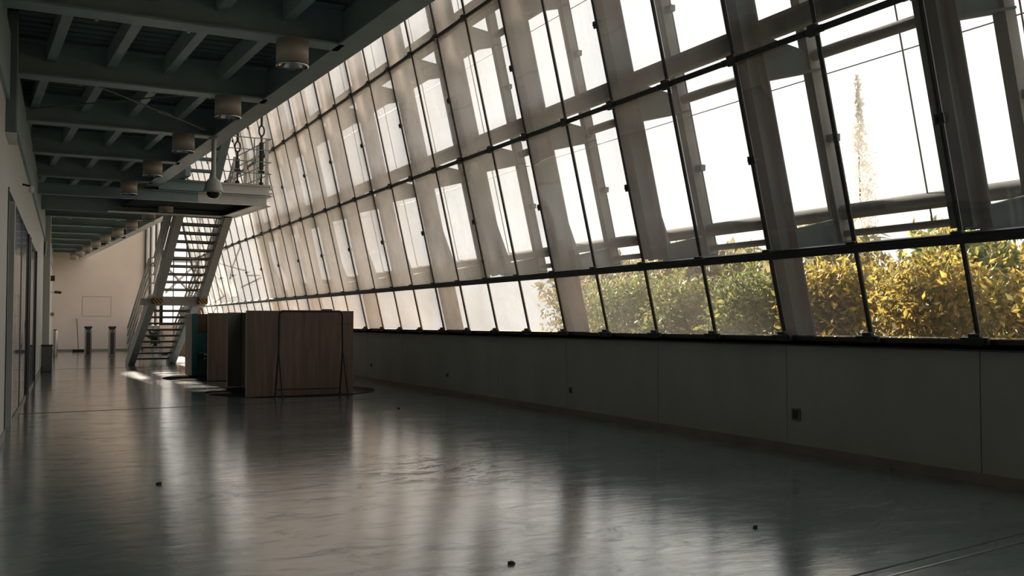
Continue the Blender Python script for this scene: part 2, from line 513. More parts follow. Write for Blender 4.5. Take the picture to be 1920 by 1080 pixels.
def place(name, me, parent, wloc, rot=(0, 0, 0)):
    o = bpy.data.objects.new(name, me)
    COL.objects.link(o)
    o.parent = parent
    r = root_loc(parent)
    o.location = Vector(wloc) - r
    o.rotation_euler = rot
    return o

def mesh_of(mb, name, mat):
    me = mb.mesh(name); me.materials.append(M[mat]); return me

def tag(o, label, cat=None, group=None, kind=None):
    o['label'] = label
    if cat: o['category'] = cat
    if group: o['group'] = group
    if kind: o['kind'] = kind
    return o

def thing(name, loc, label, cat=None, group=None, kind=None, rotz=0):
    o = bpy.data.objects.new(name, None)
    o.empty_display_size = 0.1
    COL.objects.link(o)
    o.location = loc
    o.rotation_euler = (0, 0, rotz)
    return tag(o, label, cat, group, kind)

def copy_tree(o, parent=None):
    c = o.copy(); COL.objects.link(c)
    if parent is not None:
        c.parent = parent
    for ch in o.children:
        copy_tree(ch, c)
    return c

# ================================================================== dimensions shared by several parts
XW = 6.41            # inner face of the parapet / foot of the glazing
ZS = 1.064           # sill level
LEAN = 0.231         # glazing leans inward
ROWS = [ZS, 1.84, 3.62, 5.41, 7.20]
Y0, DY = 4.83, 1.0225
K0, K1 = -7, 33
YB, YE, YFAR = -2.5, 38.75, 44.2
NRM = Vector((1, 0, LEAN)).normalized()
TILT = -math.atan(LEAN)
def fac(Y, z, n=0.0):
    return Vector((XW - LEAN * (z - ZS), Y, z)) + NRM * n
def hor(Y, z, d):
    """point a horizontal distance d outside the glazing plane"""
    return Vector((XW - LEAN * (z - ZS) + d, Y, z))
def edge1(Y): return 3.087 - 0.0513 * (Y - 7.57)     # outer edge of the near ceiling bay
def edge2(Y): return 3.457 - 0.0553 * (Y - 25.7)     # outer edge of the far ceiling bay
def lw(Y): return -0.166 + 0.0388 * (Y - 10.7)       # left wall face
ZC = 3.94            # underside of the ceiling beams

# ================================================================== floor
fl = MB().box((-3, YB, -0.12), (XW + 0.2, YFAR + 0.3, 0)).build('floor', 'floor')
tag(fl, 'polished grey concrete floor with scuffs and soft window reflections', None, None, 'structure')
j = MB().bar((lw(14.25) + 0.02, 14.22, 0.001), (6.38, 14.66, 0.001), 0.022, 0.004).build('trim_1', 'joint')
tag(j, 'dark expansion joint crossing the floor just before the wooden booths', None, None, 'structure')
j = MB().bar((2.6, 3.115, 0.002), (6.38, 3.66, 0.002), 0.012, 0.006).build('trim_2', 'metal_strip')
tag(j, 'shiny metal strip in the floor at the bottom right corner', None, None, 'structure')
j = MB().bar((2.6, 3.22, 0.001), (6.38, 3.775, 0.001), 0.012, 0.003).build('trim_3', 'joint')
tag(j, 'dark groove beside the shiny metal strip in the floor', None, None, 'structure')
j = MB().bar((lw(27.4) + 0.02, 27.4, 0.001), (6.38, 27.9, 0.001), 0.03, 0.004).build('trim_4', 'joint')
tag(j, 'dark joint across the floor in front of the staircase foot', None, None, 'structure')

# ================================================================== right wall (parapet below the glazing)
wr = thing('wall_right', (XW, 15, 0), 'long low plastered parapet wall under the glazing', None, None, 'structure')
MB().box((XW + 0.03, YB, 0), (XW + 0.22, YE, 1.0)).build('core', 'joint', wr)
ys = [YB] + [Y0 + 2 * DY * i for i in range(-3, 17)] + [YE]
for a, b in zip(ys[:-1], ys[1:]):
    MB().box((XW, a + 0.004, 0.0), (XW + 0.03, b - 0.004, 1.0)).build('panel', 'parapet', wr)
sill = MB()
sill.box((XW - 0.05, YB, 1.0), (XW + 0.26, YE, 1.035))
sill.box((XW - 0.05, YB, 0.985), (XW - 0.04, YE, 1.035))
sill.box((XW - 0.015, YB, 1.035), (XW + 0.03, YE, 1.075))
sill.build('sill', 'frame', wr)
bb = thing('baseboard_right', (XW - 0.01, 15, 0), 'narrow pale skirting along the foot of the parapet wall', None, None, 'structure')
ys = [YB + 1.36 * i for i in range(31)]
for a, b in zip(ys[:-1], ys[1:]):
    MB().box((XW - 0.014, a + 0.002, 0), (XW, min(b, YE) - 0.002, 0.075)).build('board', 'base', bb)

# ================================================================== inclined glazing
win = thing('window_1', (XW, 15, ZS), 'tall inward leaning glass facade of dusty panes in thin black steel', None, None, 'structure')
# panes
for r in range(4):
    z0, z1 = ROWS[r] + 0.02, ROWS[r + 1] - 0.02
    L = (z1 - z0) * math.sqrt(1 + LEAN ** 2)
    me = mesh_of(MB().box((-0.006, -DY / 2 + 0.012, -L / 2), (0.006, DY / 2 - 0.012, L / 2)), 'pane', 'glass_low' if r == 0 else 'glass')
    for k in range(K0, K1):
        p = fac(Y0 + DY * (k + 0.5), (z0 + z1) / 2, 0.0)
        place('pane', me, win, p, (0, TILT + random.uniform(-0.0016, 0.0016), random.uniform(-0.0022, 0.0022)))
# mullions: slim T bars from sill to top
ztop = ROWS[-1] + 0.1
Lm = (ztop - 1.03) * math.sqrt(1 + LEAN ** 2)
mb = MB()
mb.box((-0.016, -0.013, -Lm / 2), (-0.007, 0.013, Lm / 2))
mb.box((-0.007, -0.019, -Lm / 2), (0.009, 0.019, Lm / 2))
me_mul = mesh_of(mb, 'mullion', 'frame')
for k in range(K0, K1 + 1):
    place('mullion', me_mul, win, fac(Y0 + DY * k, (1.03 + ztop) / 2, 0.0), (0, TILT, 0))
# transoms, one bar for each pane bay and row line
mb = MB()
mb.box((-0.045, -DY / 2, -0.022), (0.03, DY / 2, 0.022))
mb.box((-0.060, -DY / 2, -0.034), (-0.045, DY / 2, 0.0))
me_tr = mesh_of(mb, 'transom', 'frame')
mb = MB()
mb.box((-0.05, -DY / 2, -0.030), (0.03, DY / 2, 0.030))
mb.box((-0.075, -DY / 2, -0.045), (-0.05, DY / 2, 0.012))
me_tr0 = mesh_of(mb, 'transom', 'frame')
for r in range(1, 5):
    for k in range(K0, K1):
        place('transom', me_tr0 if r == 1 else me_tr, win, fac(Y0 + DY * (k + 0.5), ROWS[r], 0.0), (0, TILT, 0))
# node clamps where bars cross, and mid-height clips on every other mullion
mb = MB().cbox((-0.068, -0.12, -0.042), (-0.03, 0.12, 0.018), 0.006)
mb.cbox((-0.060, -0.05, -0.055), (-0.015, 0.05, 0.045), 0.006)
for s in (-0.085, 0.085):
    mb.tube([(-0.076, s, -0.012), (-0.066, s, -0.012)], 0.014, 8)
me_node = mesh_of(mb, 'clamp', 'frame')
for r in range(0, 4):
    for k in range(K0, K1 + 1):
        place('clamp', me_node, win, fac(Y0 + DY * k, ROWS[r] + (0.005 if r else 0.02), 0.0), (0, TILT, 0))
mb = MB().cbox((-0.034, -0.045, -0.04), (-0.012, 0.045, 0.04), 0.006)
mb.tube([(-0.042, 0.02, 0), (-0.032, 0.02, 0)], 0.016, 8)
mb.tube([(-0.02, 0.03, 0.0), (0.10, 0.03, 0.0)], 0.014, 8)
me_clip = mesh_of(mb, 'clip', 'frame')
for r in range(1, 4):
    for k in range(K0 + 1, K1 + 1, 2):
        place('clip', me_clip, win, fac(Y0 + DY * k, (ROWS[r] + ROWS[r + 1]) / 2 - 0.02, 0.0), (0, TILT, 0))

# ================================================================== exterior steel frame outside the glazing
xf = thing('exterior_steel_frame', (XW + 0.5, 15, -0.1), 'grey exterior steel columns, walkways and tubes just outside the glass facade', 'steel frame')
LC = 1.0
BAYS = [Y0 + 2 * DY * i for i in range(-2, 12)]
lean_v = Vector((-LEAN, 0, 1))
for i, Y in enumerate(BAYS):
    zb = -0.1 if i % 2 == 1 else 1.92           # every other column stands on the ground
    mb = MB()
    for n0, w, t in ((0.115, 0.20, 0.02), (0.335, 0.20, 0.02)):
        a = hor(Y + 0.06, zb, n0); b = hor(Y + 0.06, 7.4, n0)
        mb.bar(a, b, w, t, up=(1, 0, 0))
    mb.bar(hor(Y + 0.06, zb, 0.225), hor(Y + 0.06, 7.4, 0.225), 0.02, 0.20, up=(1, 0, 0))
    mb.build('column', 'outer_dark', xf)
    # outer post
    MB().bar(hor(Y + 0.04, 1.95, 1.0), hor(Y + 0.04, 7.4, 1.0), 0.11, 0.13, up=(1, 0, 0)).build('post', 'outer', xf)
    # tapering brackets at every level
    for zl in (ROWS[1], ROWS[2], ROWS[3]):
        za = zl + 0.02
        t = 0.03
        pts = [(0.33, za - 0.16), (1.06, za + 0.02), (1.06, za + 0.17), (0.33, za + 0.28)]
        if zl == ROWS[1]:
            pts = [(0.33, 1.90), (1.06, 2.0), (1.06, 2.24), (0.33, 2.08)]
        lo = [hor(Y + 0.05 - t, z, d) for d, z in pts]
        hi = [hor(Y + 0.05 + t, z, d) for d, z in pts]
        mb = MB().hexa(lo, hi)
        # flange along the lower edge
        mb.bar(hor(Y + 0.05, pts[0][1], pts[0][0]), hor(Y + 0.05, pts[1][1], pts[1][0]), 0.16, 0.02)
        mb.build('bracket', 'outer_dark', xf)
    # drainpipe-thin rod beside the post, clipped at mid height
    MB().tube([hor(Y - 0.10, 2.0, 1.0), hor(Y - 0.10, 7.4, 1.0)], 0.008, 5).build('rod', 'outer', xf)
    for zl in (2.95, 4.75):
        MB().box(tuple(hor(Y - 0.13, zl, 0.96)), tuple(hor(Y + 0.02, zl + 0.07, 1.04))).build('rod_clip', 'outer', xf)
    # stiffening fin on the column
    mb = MB()
    pts = [(0.34, 1.95), (0.56, 1.95), (0.34, 3.3)]
    mb.hexa([hor(Y + 0.14, z, d) for d, z in pts], [hor(Y + 0.165, z, d) for d, z in pts])
    mb.build('fin', 'outer', xf)
for a, b in zip(BAYS[:-1], BAYS[1:]):
    mb = MB().tube([hor(a, 2.28, 1.02), hor(b, 2.28, 1.02)], 0.075, 10)
    mb.build('tube', 'outer', xf)
    MB().tube([hor(a, 2.07, 1.0), hor(b, 2.07, 1.0)], 0.035, 8).build('rail', 'outer', xf)
    for zl in (3.78, 5.57):
        MB().tube([hor(a, zl, 1.0), hor(b, zl, 1.0)], 0.055, 10).build('tube', 'outer', xf)
    for zl in (3.60, 5.39):
        MB().tube([hor(a, zl, 1.06), hor(b, zl, 1.06)], 0.006, 5).build('wire', 'cable', xf)
    ym = (a + b) / 2
    MB().tube([hor(ym, 2.1, 1.0), hor(ym, 7.2, 1.0)], 0.008, 5).build('rod', 'outer', xf)
    for zl in (3.98, 5.77):
        # walkway plate, edge angle
        MB().hexa([hor(a, zl, 0.36), hor(a, zl, 0.80), hor(b, zl, 0.80), hor(b, zl, 0.36)],
                  [hor(a, zl + 0.04, 0.36), hor(a, zl + 0.04, 0.80), hor(b, zl + 0.04, 0.80), hor(b, zl + 0.04, 0.36)]).build('walkway_plate', 'outer', xf)
        MB().bar(hor(a, zl - 0.08, 0.34), hor(b, zl - 0.08, 0.34), 0.05, 0.14).build('edge_angle', 'outer_dark', xf)

# added bars outside the far panes, tracing reflections seen in the glass
REFL_PTS = dict(A=(6.29, 34.49, 3.74), B=(6.27, 31.67, 3.85), C=(6.31, 31.81, 3.65), D=(6.44, 33.74, 3.11), E=(6.52, 34.55, 2.74), F=(6.38, 35.67, 3.34),
          G=(6.48, 31.88, 2.91), H=(6.52, 31.77, 2.74), I=(6.54, 29.92, 2.66), J=(6.60, 32.93, 2.40), K=(6.56, 29.89, 2.58), L=(6.50, 37.56, 2.84), M=(6.65, 36.37, 2.17), N=(6.71, 38.9, 1.97))
for path in ('AB', 'BCD', 'DE', 'FDG', 'HI', 'KJ', 'LMN'):
    MB().tube([REFL_PTS[c] for c in path], 0.03, 6).build('brace', 'outer_dark', xf)

# ================================================================== ceiling: deck, beams and joists
ce = thing('ceiling', (1.2, 20, ZC), 'dark ceiling deck on grey green steel beams and joists', None, None, 'structure')
DK = 4.36
def dpoly(y0, y1, e):
    return [(-1.2, y0), (e(y0) - 0.02, y0), (e(y1) - 0.02, y1), (-1.2, y1)]
mb = MB()
for y0, y1, e in ((YB, 23.2, edge1), (23.2, YFAR, edge2)):
    q = dpoly(y0, y1, e)
    mb = MB().hexa([(x, y, DK) for x, y in q], [(x, y, DK + 0.16) for x, y in q])
    mb.build('deck', 'deck', ce)
# corrugation ribs of the deck
for y0, y1, e in ((3.0, 20.3, edge1),):
    mb = MB()
    y = y0
    while y < y1:
        mb.box((-0.9, y, DK - 0.012), (e(y) - 0.3, y + 0.09, DK))
        y += 0.19
    o = mb.build('deck_ribs', 'deck', ce)
    o['kind'] = 'stuff'
BEAM1 = [1.25, 3.9, 6.55, 9.22, 11.9, 14.6, 17.25, 19.9]
BEAM2 = [22.7, 24.95, 27.4, 29.85, 32.3, 34.65, 37.0, 39.3, 41.5]
for i, Y in enumerate(BEAM1 + BEAM2):
    e = edge1 if Y < 22 else edge2
    MB().ibeam((-0.9, Y, ZC), (e(Y) - 0.2, Y + 0.02, ZC), 0.24, 0.40).build('beam', 'steel', ce)
AL = BEAM1 + BEAM2 + [43.9]
for i, (a, b) in enumerate(zip(AL[:-1], AL[1:])):
    e = edge1 if b < 22 else edge2
    for jx in range(5):
        x = 0.30 + 0.62 * jx if b < 22 else 0.9 + 0.62 * jx
        xa, xb = x - 0.0513 * (a - 11), x - 0.0513 * (b - 11)
        if max(xa, xb) > e(b) - 0.3: continue
        MB().bar((xa, a + 0.02, DK - 0.13), (xb, b - 0.02, DK - 0.13), 0.10, 0.2).build('joist', 'steel', ce)
MB().ibeam((edge1(YB) - 0.13, YB, ZC), (edge1(22.3) - 0.13, 22.3, ZC), 0.26, 0.46).build('edge_beam', 'steel', ce)
MB().bar((edge1(YB) - 0.01, YB, ZC + 0.33), (edge1(22.3) - 0.01, 22.3, ZC + 0.33), 0.02, 0.40).build('fascia', 'steel', ce)
MB().ibeam((edge2(23.2) - 0.12, 23.2, ZC), (edge2(YFAR) - 0.12, YFAR, ZC), 0.24, 0.46).build('edge_beam', 'steel_light', ce)
MB().bar((edge2(23.2) - 0.01, 23.2, ZC + 0.33), (edge2(YFAR) - 0.01, YFAR, ZC + 0.33), 0.02, 0.40).build('fascia', 'steel_light', ce)
# conduits clipped along the near beams
for Y in BEAM1[2:8]:
    mb = MB().tube([(-0.3, Y + 0.16, ZC + 0.02), (edge1(Y) - 0.75, Y + 0.17, ZC + 0.02)], 0.013, 6)
    c = mb.build('conduit', 'steel', ce)
    for x in (0.55, 1.35, 2.0):
        MB().box((x, Y + 0.10, ZC - 0.002), (x + 0.03, Y + 0.19, ZC + 0.035)).build('conduit_clip', 'steel', c)
# duct box against the left wall
du = MB().cbox((lw(10.6) - 0.01, 10.6, 3.07), (-0.07, 11.25, 4.3), 0.01).build('duct_box', 'deck', ce)
MB().box((lw(10.6) - 0.01, 10.59, 3.058), (-0.065, 11.26, 3.07)).build('duct_trim', 'steel_light', du)

ZR = ROWS[-1] + 0.1
rf = thing('roof', (2, 20, ZR), '', None, None, 'structure')
for a, b in (((-3, YB), (5.3, 37.0)), ((-3, 37.0), (3.4, YFAR + 0.2)), ((4.9, 37.0), (5.3, YFAR + 0.2)), ((3.4, 43.9), (4.9, YFAR + 0.2))):
    MB().box((a[0], a[1], ZR), (b[0], b[1], ZR + 0.25)).build('slab', 'roof', rf)
for y in (37.0, 38.725, 40.45, 42.175):  # skylight added to bring light onto the end wall
    MB().box((3.4, y + 0.03, ZR + 0.1), (4.9, y + 1.695, ZR + 0.115)).build('added_skylight_pane', 'glass_end', rf)
    MB().box((3.4, y - 0.03, ZR), (4.9, y + 0.03, ZR + 0.2)).build('added_skylight_bar', 'frame', rf)
tag(rf, 'roof slab above the tall glazed side of the hall', None, None, 'structure')

# ================================================================== end wall, return wall, end glazing
we = thing('wall_end', (2.5, YFAR, 0), 'plain warm pinkish end wall behind the turnstiles', None, None, 'structure')
MB().box((-0.5, YFAR, 0), (4.92, YFAR + 0.2, 7.3)).build('panel', 'wall', we)
# faint outline left where a picture hung
mb = MB()
x0, x1, z0, z1 = 2.28, 3.40, 1.47, 2.30
for a, b in (((x0, z0), (x1, z0)), ((x1, z0), (x1, z1)), ((x1, z1), (x0, z1)), ((x0, z1), (x0, z0))):
    mb.bar((a[0], YFAR - 0.002, a[1]), (b[0], YFAR - 0.002, b[1]), 0.004, 0.022, up=(0, 0, 1) if a[1] == b[1] else (1, 0, 0))
mb.build('picture_outline', 'line', we)
XR = 4.72
wt = MB().box((XR, YE + 0.1, 0), (XR + 0.2, YFAR, 1.1)).build('wall_return', 'wall')
tag(wt, 'low return wall joining the end glazing to the far end wall', None, None, 'structure')
w4 = thing('window_4', (XR, 41, 1.1), 'side glazing between the end wall and the bracing, seen at a slant', None, None, 'structure')
for a, b in ((YE + 0.16, 40.55), (40.6, 42.35), (42.4, YFAR - 0.06)):
    for z0, z1 in ((1.12, 3.6), (3.64, 7.25)):
        MB().box((XR + 0.05, a, z0), (XR + 0.062, b, z1)).build('pane', 'glass_end', w4)
for y, t in ((YE + 0.11, 0.03), (40.575, 0.02), (42.375, 0.02), (YFAR - 0.04, 0.07)):
    MB().box((XR, y - t, 1.1), (XR + 0.11, y + t, 7.3)).build('mullion', 'frame', w4)
MB().box((XR, YE + 0.1, 3.6), (XR + 0.1, YFAR, 3.64)).build('transom', 'frame', w4)
b = MB().box((1.15, YFAR - 0.02, 0), (4.7, YFAR, 0.09)).build('baseboard_end', 'base')
tag(b, 'skirting at the foot of the far end wall', None, None, 'structure')
wp = MB().box((4.72, YE, 0), (XW + 0.2, YE + 0.2, 1.1)).build('wall_end_low', 'wall')
tag(wp, 'low parapet wall under the end glazing behind the staircase', None, None, 'structure')
w2 = thing('window_2', (5.2, YE, 1.1), 'bright end glazing behind the staircase with black frames and cross bracing', None, None, 'structure')
def xg(z): return XW - LEAN * (z - ZS) - 0.03
zz = [1.12, 3.62, 5.41, 7.25]
xs = [4.72, 5.2, 5.68, 6.16]
for z0, z1 in zip(zz[:-1], zz[1:]):
    for i, x in enumerate(xs):
        xa = x + 0.012
        xb0 = (xs[i + 1] - 0.012) if i < 3 else xg(z0)
        xb1 = (xs[i + 1] - 0.012) if i < 3 else xg(z1)
        xb0 = min(xb0, xg(z0)); xb1 = min(xb1, xg(z1))
        if xb1 - xa < 0.06: xb1 = xa + 0.02
        if xb0 - xa < 0.06: continue
        MB().hexa([(xa, YE + 0.08, z0 + 0.02), (xb0, YE + 0.08, z0 + 0.02), (xb0, YE + 0.095, z0 + 0.02), (xa, YE + 0.095, z0 + 0.02)],
                  [(xa, YE + 0.08, z1 - 0.02), (xb1, YE + 0.08, z1 - 0.02), (xb1, YE + 0.095, z1 - 0.02), (xa, YE + 0.095, z1 - 0.02)]).build('pane', 'glass_end', w2)
for i, x in enumerate(xs):
    w = 0.03
    MB().box((x - w / 2, YE + 0.05, 1.1), (x + w / 2, YE + 0.13, (7.25, 6.2, 4.15, 2.1)[i])).build('mullion', 'frame', w2)
for z in zz[:3]:
    MB().box((4.72, YE + 0.05, z - 0.02), (xg(z), YE + 0.13, z + 0.02)).build('transom', 'frame', w2)
MB().bar(fac(YE + 0.09, 1.1), fac(YE + 0.09, 7.25), 0.06, 0.05).build('mullion', 'frame', w2)
# cross bracing just outside
br = ((4.75, 3.62, 5.9, 2.35), (6.2, 3.62, 4.95, 2.35))
for xa, za, xb, zb in br:
    MB().tube([(xa, YE + 0.4, za), (xb, YE + 0.4, zb)], 0.045, 8).build('brace', 'frame', w2)
MB().box((6.10, YE + 0.3, -0.1), (6.24, YE + 0.44, 5.3)).build('brace_post', 'frame', w2)
MB().bar((4.75, YE + 0.4, 3.6), (6.3, YE + 0.4, 3.6), 0.08, 0.10).build('brace', 'frame', w2)

# ================================================================== left wall
wlft = thing('wall_left', (0, 20, 0), 'pale left wall with glazed partition openings under a header', None, None, 'structure')
def lbox(ya, yb, za, zb, t0, t1, name, mat, parent=None):
    """box following the slightly skewed left wall; t0..t1 = distance in front of (+) / behind (-) its face"""
    q = [(lw(ya) + t0, ya), (lw(ya) + t1, ya), (lw(yb) + t1, yb), (lw(yb) + t0, yb)]
    return MB().hexa([(x, y, za) for x, y in q], [(x, y, zb) for x, y in q]).build(name, mat, parent or wlft)
lbox(YB, 11.3, 0, 7.3, -0.25, 0.0, 'panel', 'left')
lbox(11.3, 26.9, 2.62, 7.3, -0.25, 0.0, 'header', 'left')
lbox(21.4, YFAR, 0, 2.62, -0.25, 0.0, 'panel', 'left')
lbox(26.9, YFAR, 2.62, 7.3, -0.25, 0.0, 'panel', 'left')
lbox(27.65, 28.35, 0, ZC + 0.4, 0.0, 0.16, 'column', 'left')
lbox(YB, 44.0, ZC - 0.55, ZC + 0.1, 0.0, 0.035, 'header_trim', 'steel')
lbox(9.0, 22.0, 0, 2.62, -1.8, -1.6, 'back_panel', 'dark_panel')
bl = thing('baseboard_left', (0, 20, 0), 'low dark skirting along the foot of the left wall', None, None, 'structure')
for a, b in ((YB, 11.28), (21.45, 27.6), (28.4, 44.1)):
    lbox(a, b, 0, 0.09, 0.0, 0.015, 'board', 'base', bl)
d1 = thing('door_1', (lw(12), 12, 0), 'dark recessed door beside the nearest pale wall panel', None, None, 'structure')
lbox(11.32, 12.62, 0, 2.6, -0.14, -0.10, 'door_leaf', 'dark_panel', d1)
lbox(11.30, 11.40, 0, 2.62, -0.14, 0.01, 'jamb', 'dark_panel', d1)
lbox(12.60, 12.76, 0, 2.62, -0.14, 0.008, 'jamb', 'left', d1)
w3 = thing('window_3', (lw(16), 16, 0), 'tall interior glass partition in the left wall with dark frames', None, None, 'structure')
for a, b in ((12.78, 14.9), (14.96, 17.25), (18.0, 21.3)):
    lbox(a, b, 0.05, 2.60, -0.02, -0.008, 'pane', 'glass_door', w3)
for a, b, t in ((14.9, 14.96, 0.0), (17.25, 17.45, 0.015), (17.75, 18.0, 0.02), (21.3, 21.45, 0.02)):
    lbox(a, b, 0, 2.62, -0.10, t, 'frame_post', 'frame' if t else 'grey_plastic', w3)
lbox(17.45, 17.75, 0, 2.62, -0.10, -0.06, 'frame_panel', 'dark_panel', w3)
lbox(12.76, 21.4, 0, 0.05, -0.10, 0.0, 'bottom_rail', 'grey_plastic', w3)

# ================================================================== stair landing platform with hangers
ZP, ZPB = 4.11, 3.67
PX0, PX1 = 2.45, 4.65
st = thing('staircase', (3.3, 27, 0), 'grey steel staircase with open treads, warning stripes and a hung railed landing', 'staircase')
pf = st
def py(x, y): return (x - 0.09 * (y - 20.5), y)   # skew of the platform plan
def pbar(xa, ya, xb, yb, z, w, h, name, mat, parent=pf):
    a = py(xa, ya); b = py(xb, yb)
    return MB().bar((a[0], a[1], z), (b[0], b[1], z), w, h).build(name, mat, parent)
def channel(xa, ya, xb, yb, z0, h, s, name, mat):
    a = py(xa, ya); b = py(xb, yb)
    mb = MB()
    mb.bar((a[0], a[1], z0 + h / 2), (b[0], b[1], z0 + h / 2), 0.02, h)
    d = (Vector((b[0], b[1], 0)) - Vector((a[0], a[1], 0))).normalized()
    nrm = Vector((d.y, -d.x, 0)) * 0.05 * s
    for z in (z0 + 0.008, z0 + h - 0.008):
        mb.bar((a[0] + nrm.x, a[1] + nrm.y, z), (b[0] + nrm.x, b[1] + nrm.y, z), 0.11, 0.016)
    return mb.build(name, mat, pf)
channel(0.0, 20.5, 3.2, 20.5, ZPB, 0.21, 1, 'shaded_girder', 'steel')  # darker paint on the left lengths stands in for the edge beam's shade
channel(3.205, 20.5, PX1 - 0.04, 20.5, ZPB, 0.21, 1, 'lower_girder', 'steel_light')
channel(edge1(20.5), 20.46, 3.35, 20.46, ZPB + 0.22, 0.21, 1, 'shaded_girder', 'steel')
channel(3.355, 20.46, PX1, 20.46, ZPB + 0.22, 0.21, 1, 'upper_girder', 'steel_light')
channel(PX1 - 0.05, 20.5, PX1 - 0.05, 23.15, ZPB, 0.21, 1, 'side_girder', 'steel_light')
channel(PX1, 20.5, PX1, 23.15, ZPB + 0.22, 0.21, 1, 'side_girder', 'steel_light')
channel(0.4, 23.15, PX1, 23.15, ZPB, 0.43, -1, 'back_girder', 'steel')
pbar(PX1 - 0.16, 20.5, PX1 - 0.16, 23.15, ZPB + 0.008, 0.28, 0.014, 'bottom_flange', 'steel_light')
pbar(1.9, 23.02, PX1 - 0.02, 23.02, ZPB + 0.008, 0.26, 0.014, 'bottom_flange', 'steel_light')
q = [py(PX0, 20.5), py(PX1 + 0.03, 20.5), py(PX1 + 0.03, 23.2), py(PX0, 23.2)]
MB().hexa([(x, y, ZP - 0.06) for x, y in q], [(x, y, ZP + 0.02) for x, y in q]).build('floor_plate', 'deck', pf)
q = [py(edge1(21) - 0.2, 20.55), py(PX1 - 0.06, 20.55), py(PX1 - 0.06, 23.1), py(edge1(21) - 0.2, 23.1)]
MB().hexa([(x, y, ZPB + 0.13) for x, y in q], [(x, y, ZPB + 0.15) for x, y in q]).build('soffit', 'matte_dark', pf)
# railing
for z in (0.25, 0.5, 0.75, 1.0):
    a = py(3.72, 20.47); c = py(PX1 + 0.03, 20.47); e = py(PX1 + 0.03, 23.15)
    mb = MB().bar((a[0], a[1], ZP + z), (c[0], c[1], ZP + z), 0.035, 0.014)
    mb.build('rail', 'steel', pf)
    MB().bar((c[0], c[1], ZP + z), (e[0], e[1], ZP + z), 0.035, 0.014).build('rail', 'steel', pf)
for x, y in ((PX1 - 0.05, 20.48), (PX1 + 0.02, 21.35), (PX1 + 0.02, 22.25), (PX1 + 0.02, 23.1)):
    c = py(x, y)
    MB().box((c[0] - 0.035, c[1] - 0.012, ZP - 0.2), (c[0] + 0.035, c[1] + 0.012, ZP + 1.0)).build('rail_post', 'steel_light', pf)
c = py(4.33, 20.46)
MB().box((c[0] - 0.012, c[1] - 0.006, ZP), (c[0] + 0.012, c[1] + 0.006, ZP + 1.0)).build('rail_post', 'steel', pf)
# bolts on the girder end
for dz in (0.06, 0.15):
    c = py(PX1 + 0.03, 20.5)
    MB().tube([(c[0], c[1] + 0.05, ZPB + 0.22 + dz), (c[0] + 0.06, c[1] + 0.05, ZPB + 0.22 + dz)], 0.014, 6).build('bolt', 'steel', pf)

def hanger(x, y, zt, z_eye, label):
    c = py(x, y)
    t = thing('hanger_rod', (c[0], c[1], ZP + 0.02), label, 'hanger rod', 'rods carrying the stair landing')
    X, Y = c
    MB().tube([(X, Y, z_eye + 0.12), (X, Y, zt)], 0.012, 8).build('rod', 'cable', t)
    MB().tube([(X, Y, z_eye + 0.10), (X, Y, z_eye + 0.42)], 0.026, 8).build('sleeve', 'cable', t)
    pts = []
    for k in range(16):
        a = 2 * math.pi * k / 16
        pts.append((X + 0.055 * math.sin(a), Y, z_eye + 0.11 * math.cos(a)))
    MB().tube(pts, 0.018, 8, close=True).build('eye', 'cable', t)
    MB().tube([(X, Y, z_eye - 0.10), (X, Y, ZP + 0.28)], 0.022, 8).build('lower_rod', 'cable', t)
    mb = MB()
    for s in (-0.03, 0.03):
        mb.bar((X + s, Y, ZP + 0.35), (X + s, Y, z_eye - 0.25), 0.014, 0.03)
    mb.build('turnbuckle', 'cable', t)
    mb = MB().lathe([(0.05, 0), (0.05, 0.05), (0.035, 0.07)], 12, (X, Y, ZP + 0.02))
    mb.tube([(X - 0.06, Y, ZP + 0.3), (X + 0.06, Y, ZP + 0.3)], 0.04, 10)
    mb.bar((X, Y, ZP + 0.02), (X, Y, ZP + 0.28), 0.05, 0.03)
    mb.build('shoe', 'cable', t)
hanger(4.53, 20.62, ROWS[-1] + 0.12, 5.30, 'dark hanger rod with eye at the outer corner of the stair landing')
hanger(4.03, 20.62, ROWS[-1] + 0.12, 4.92, 'shorter dark hanger rod nearer the ceiling edge on the stair landing')

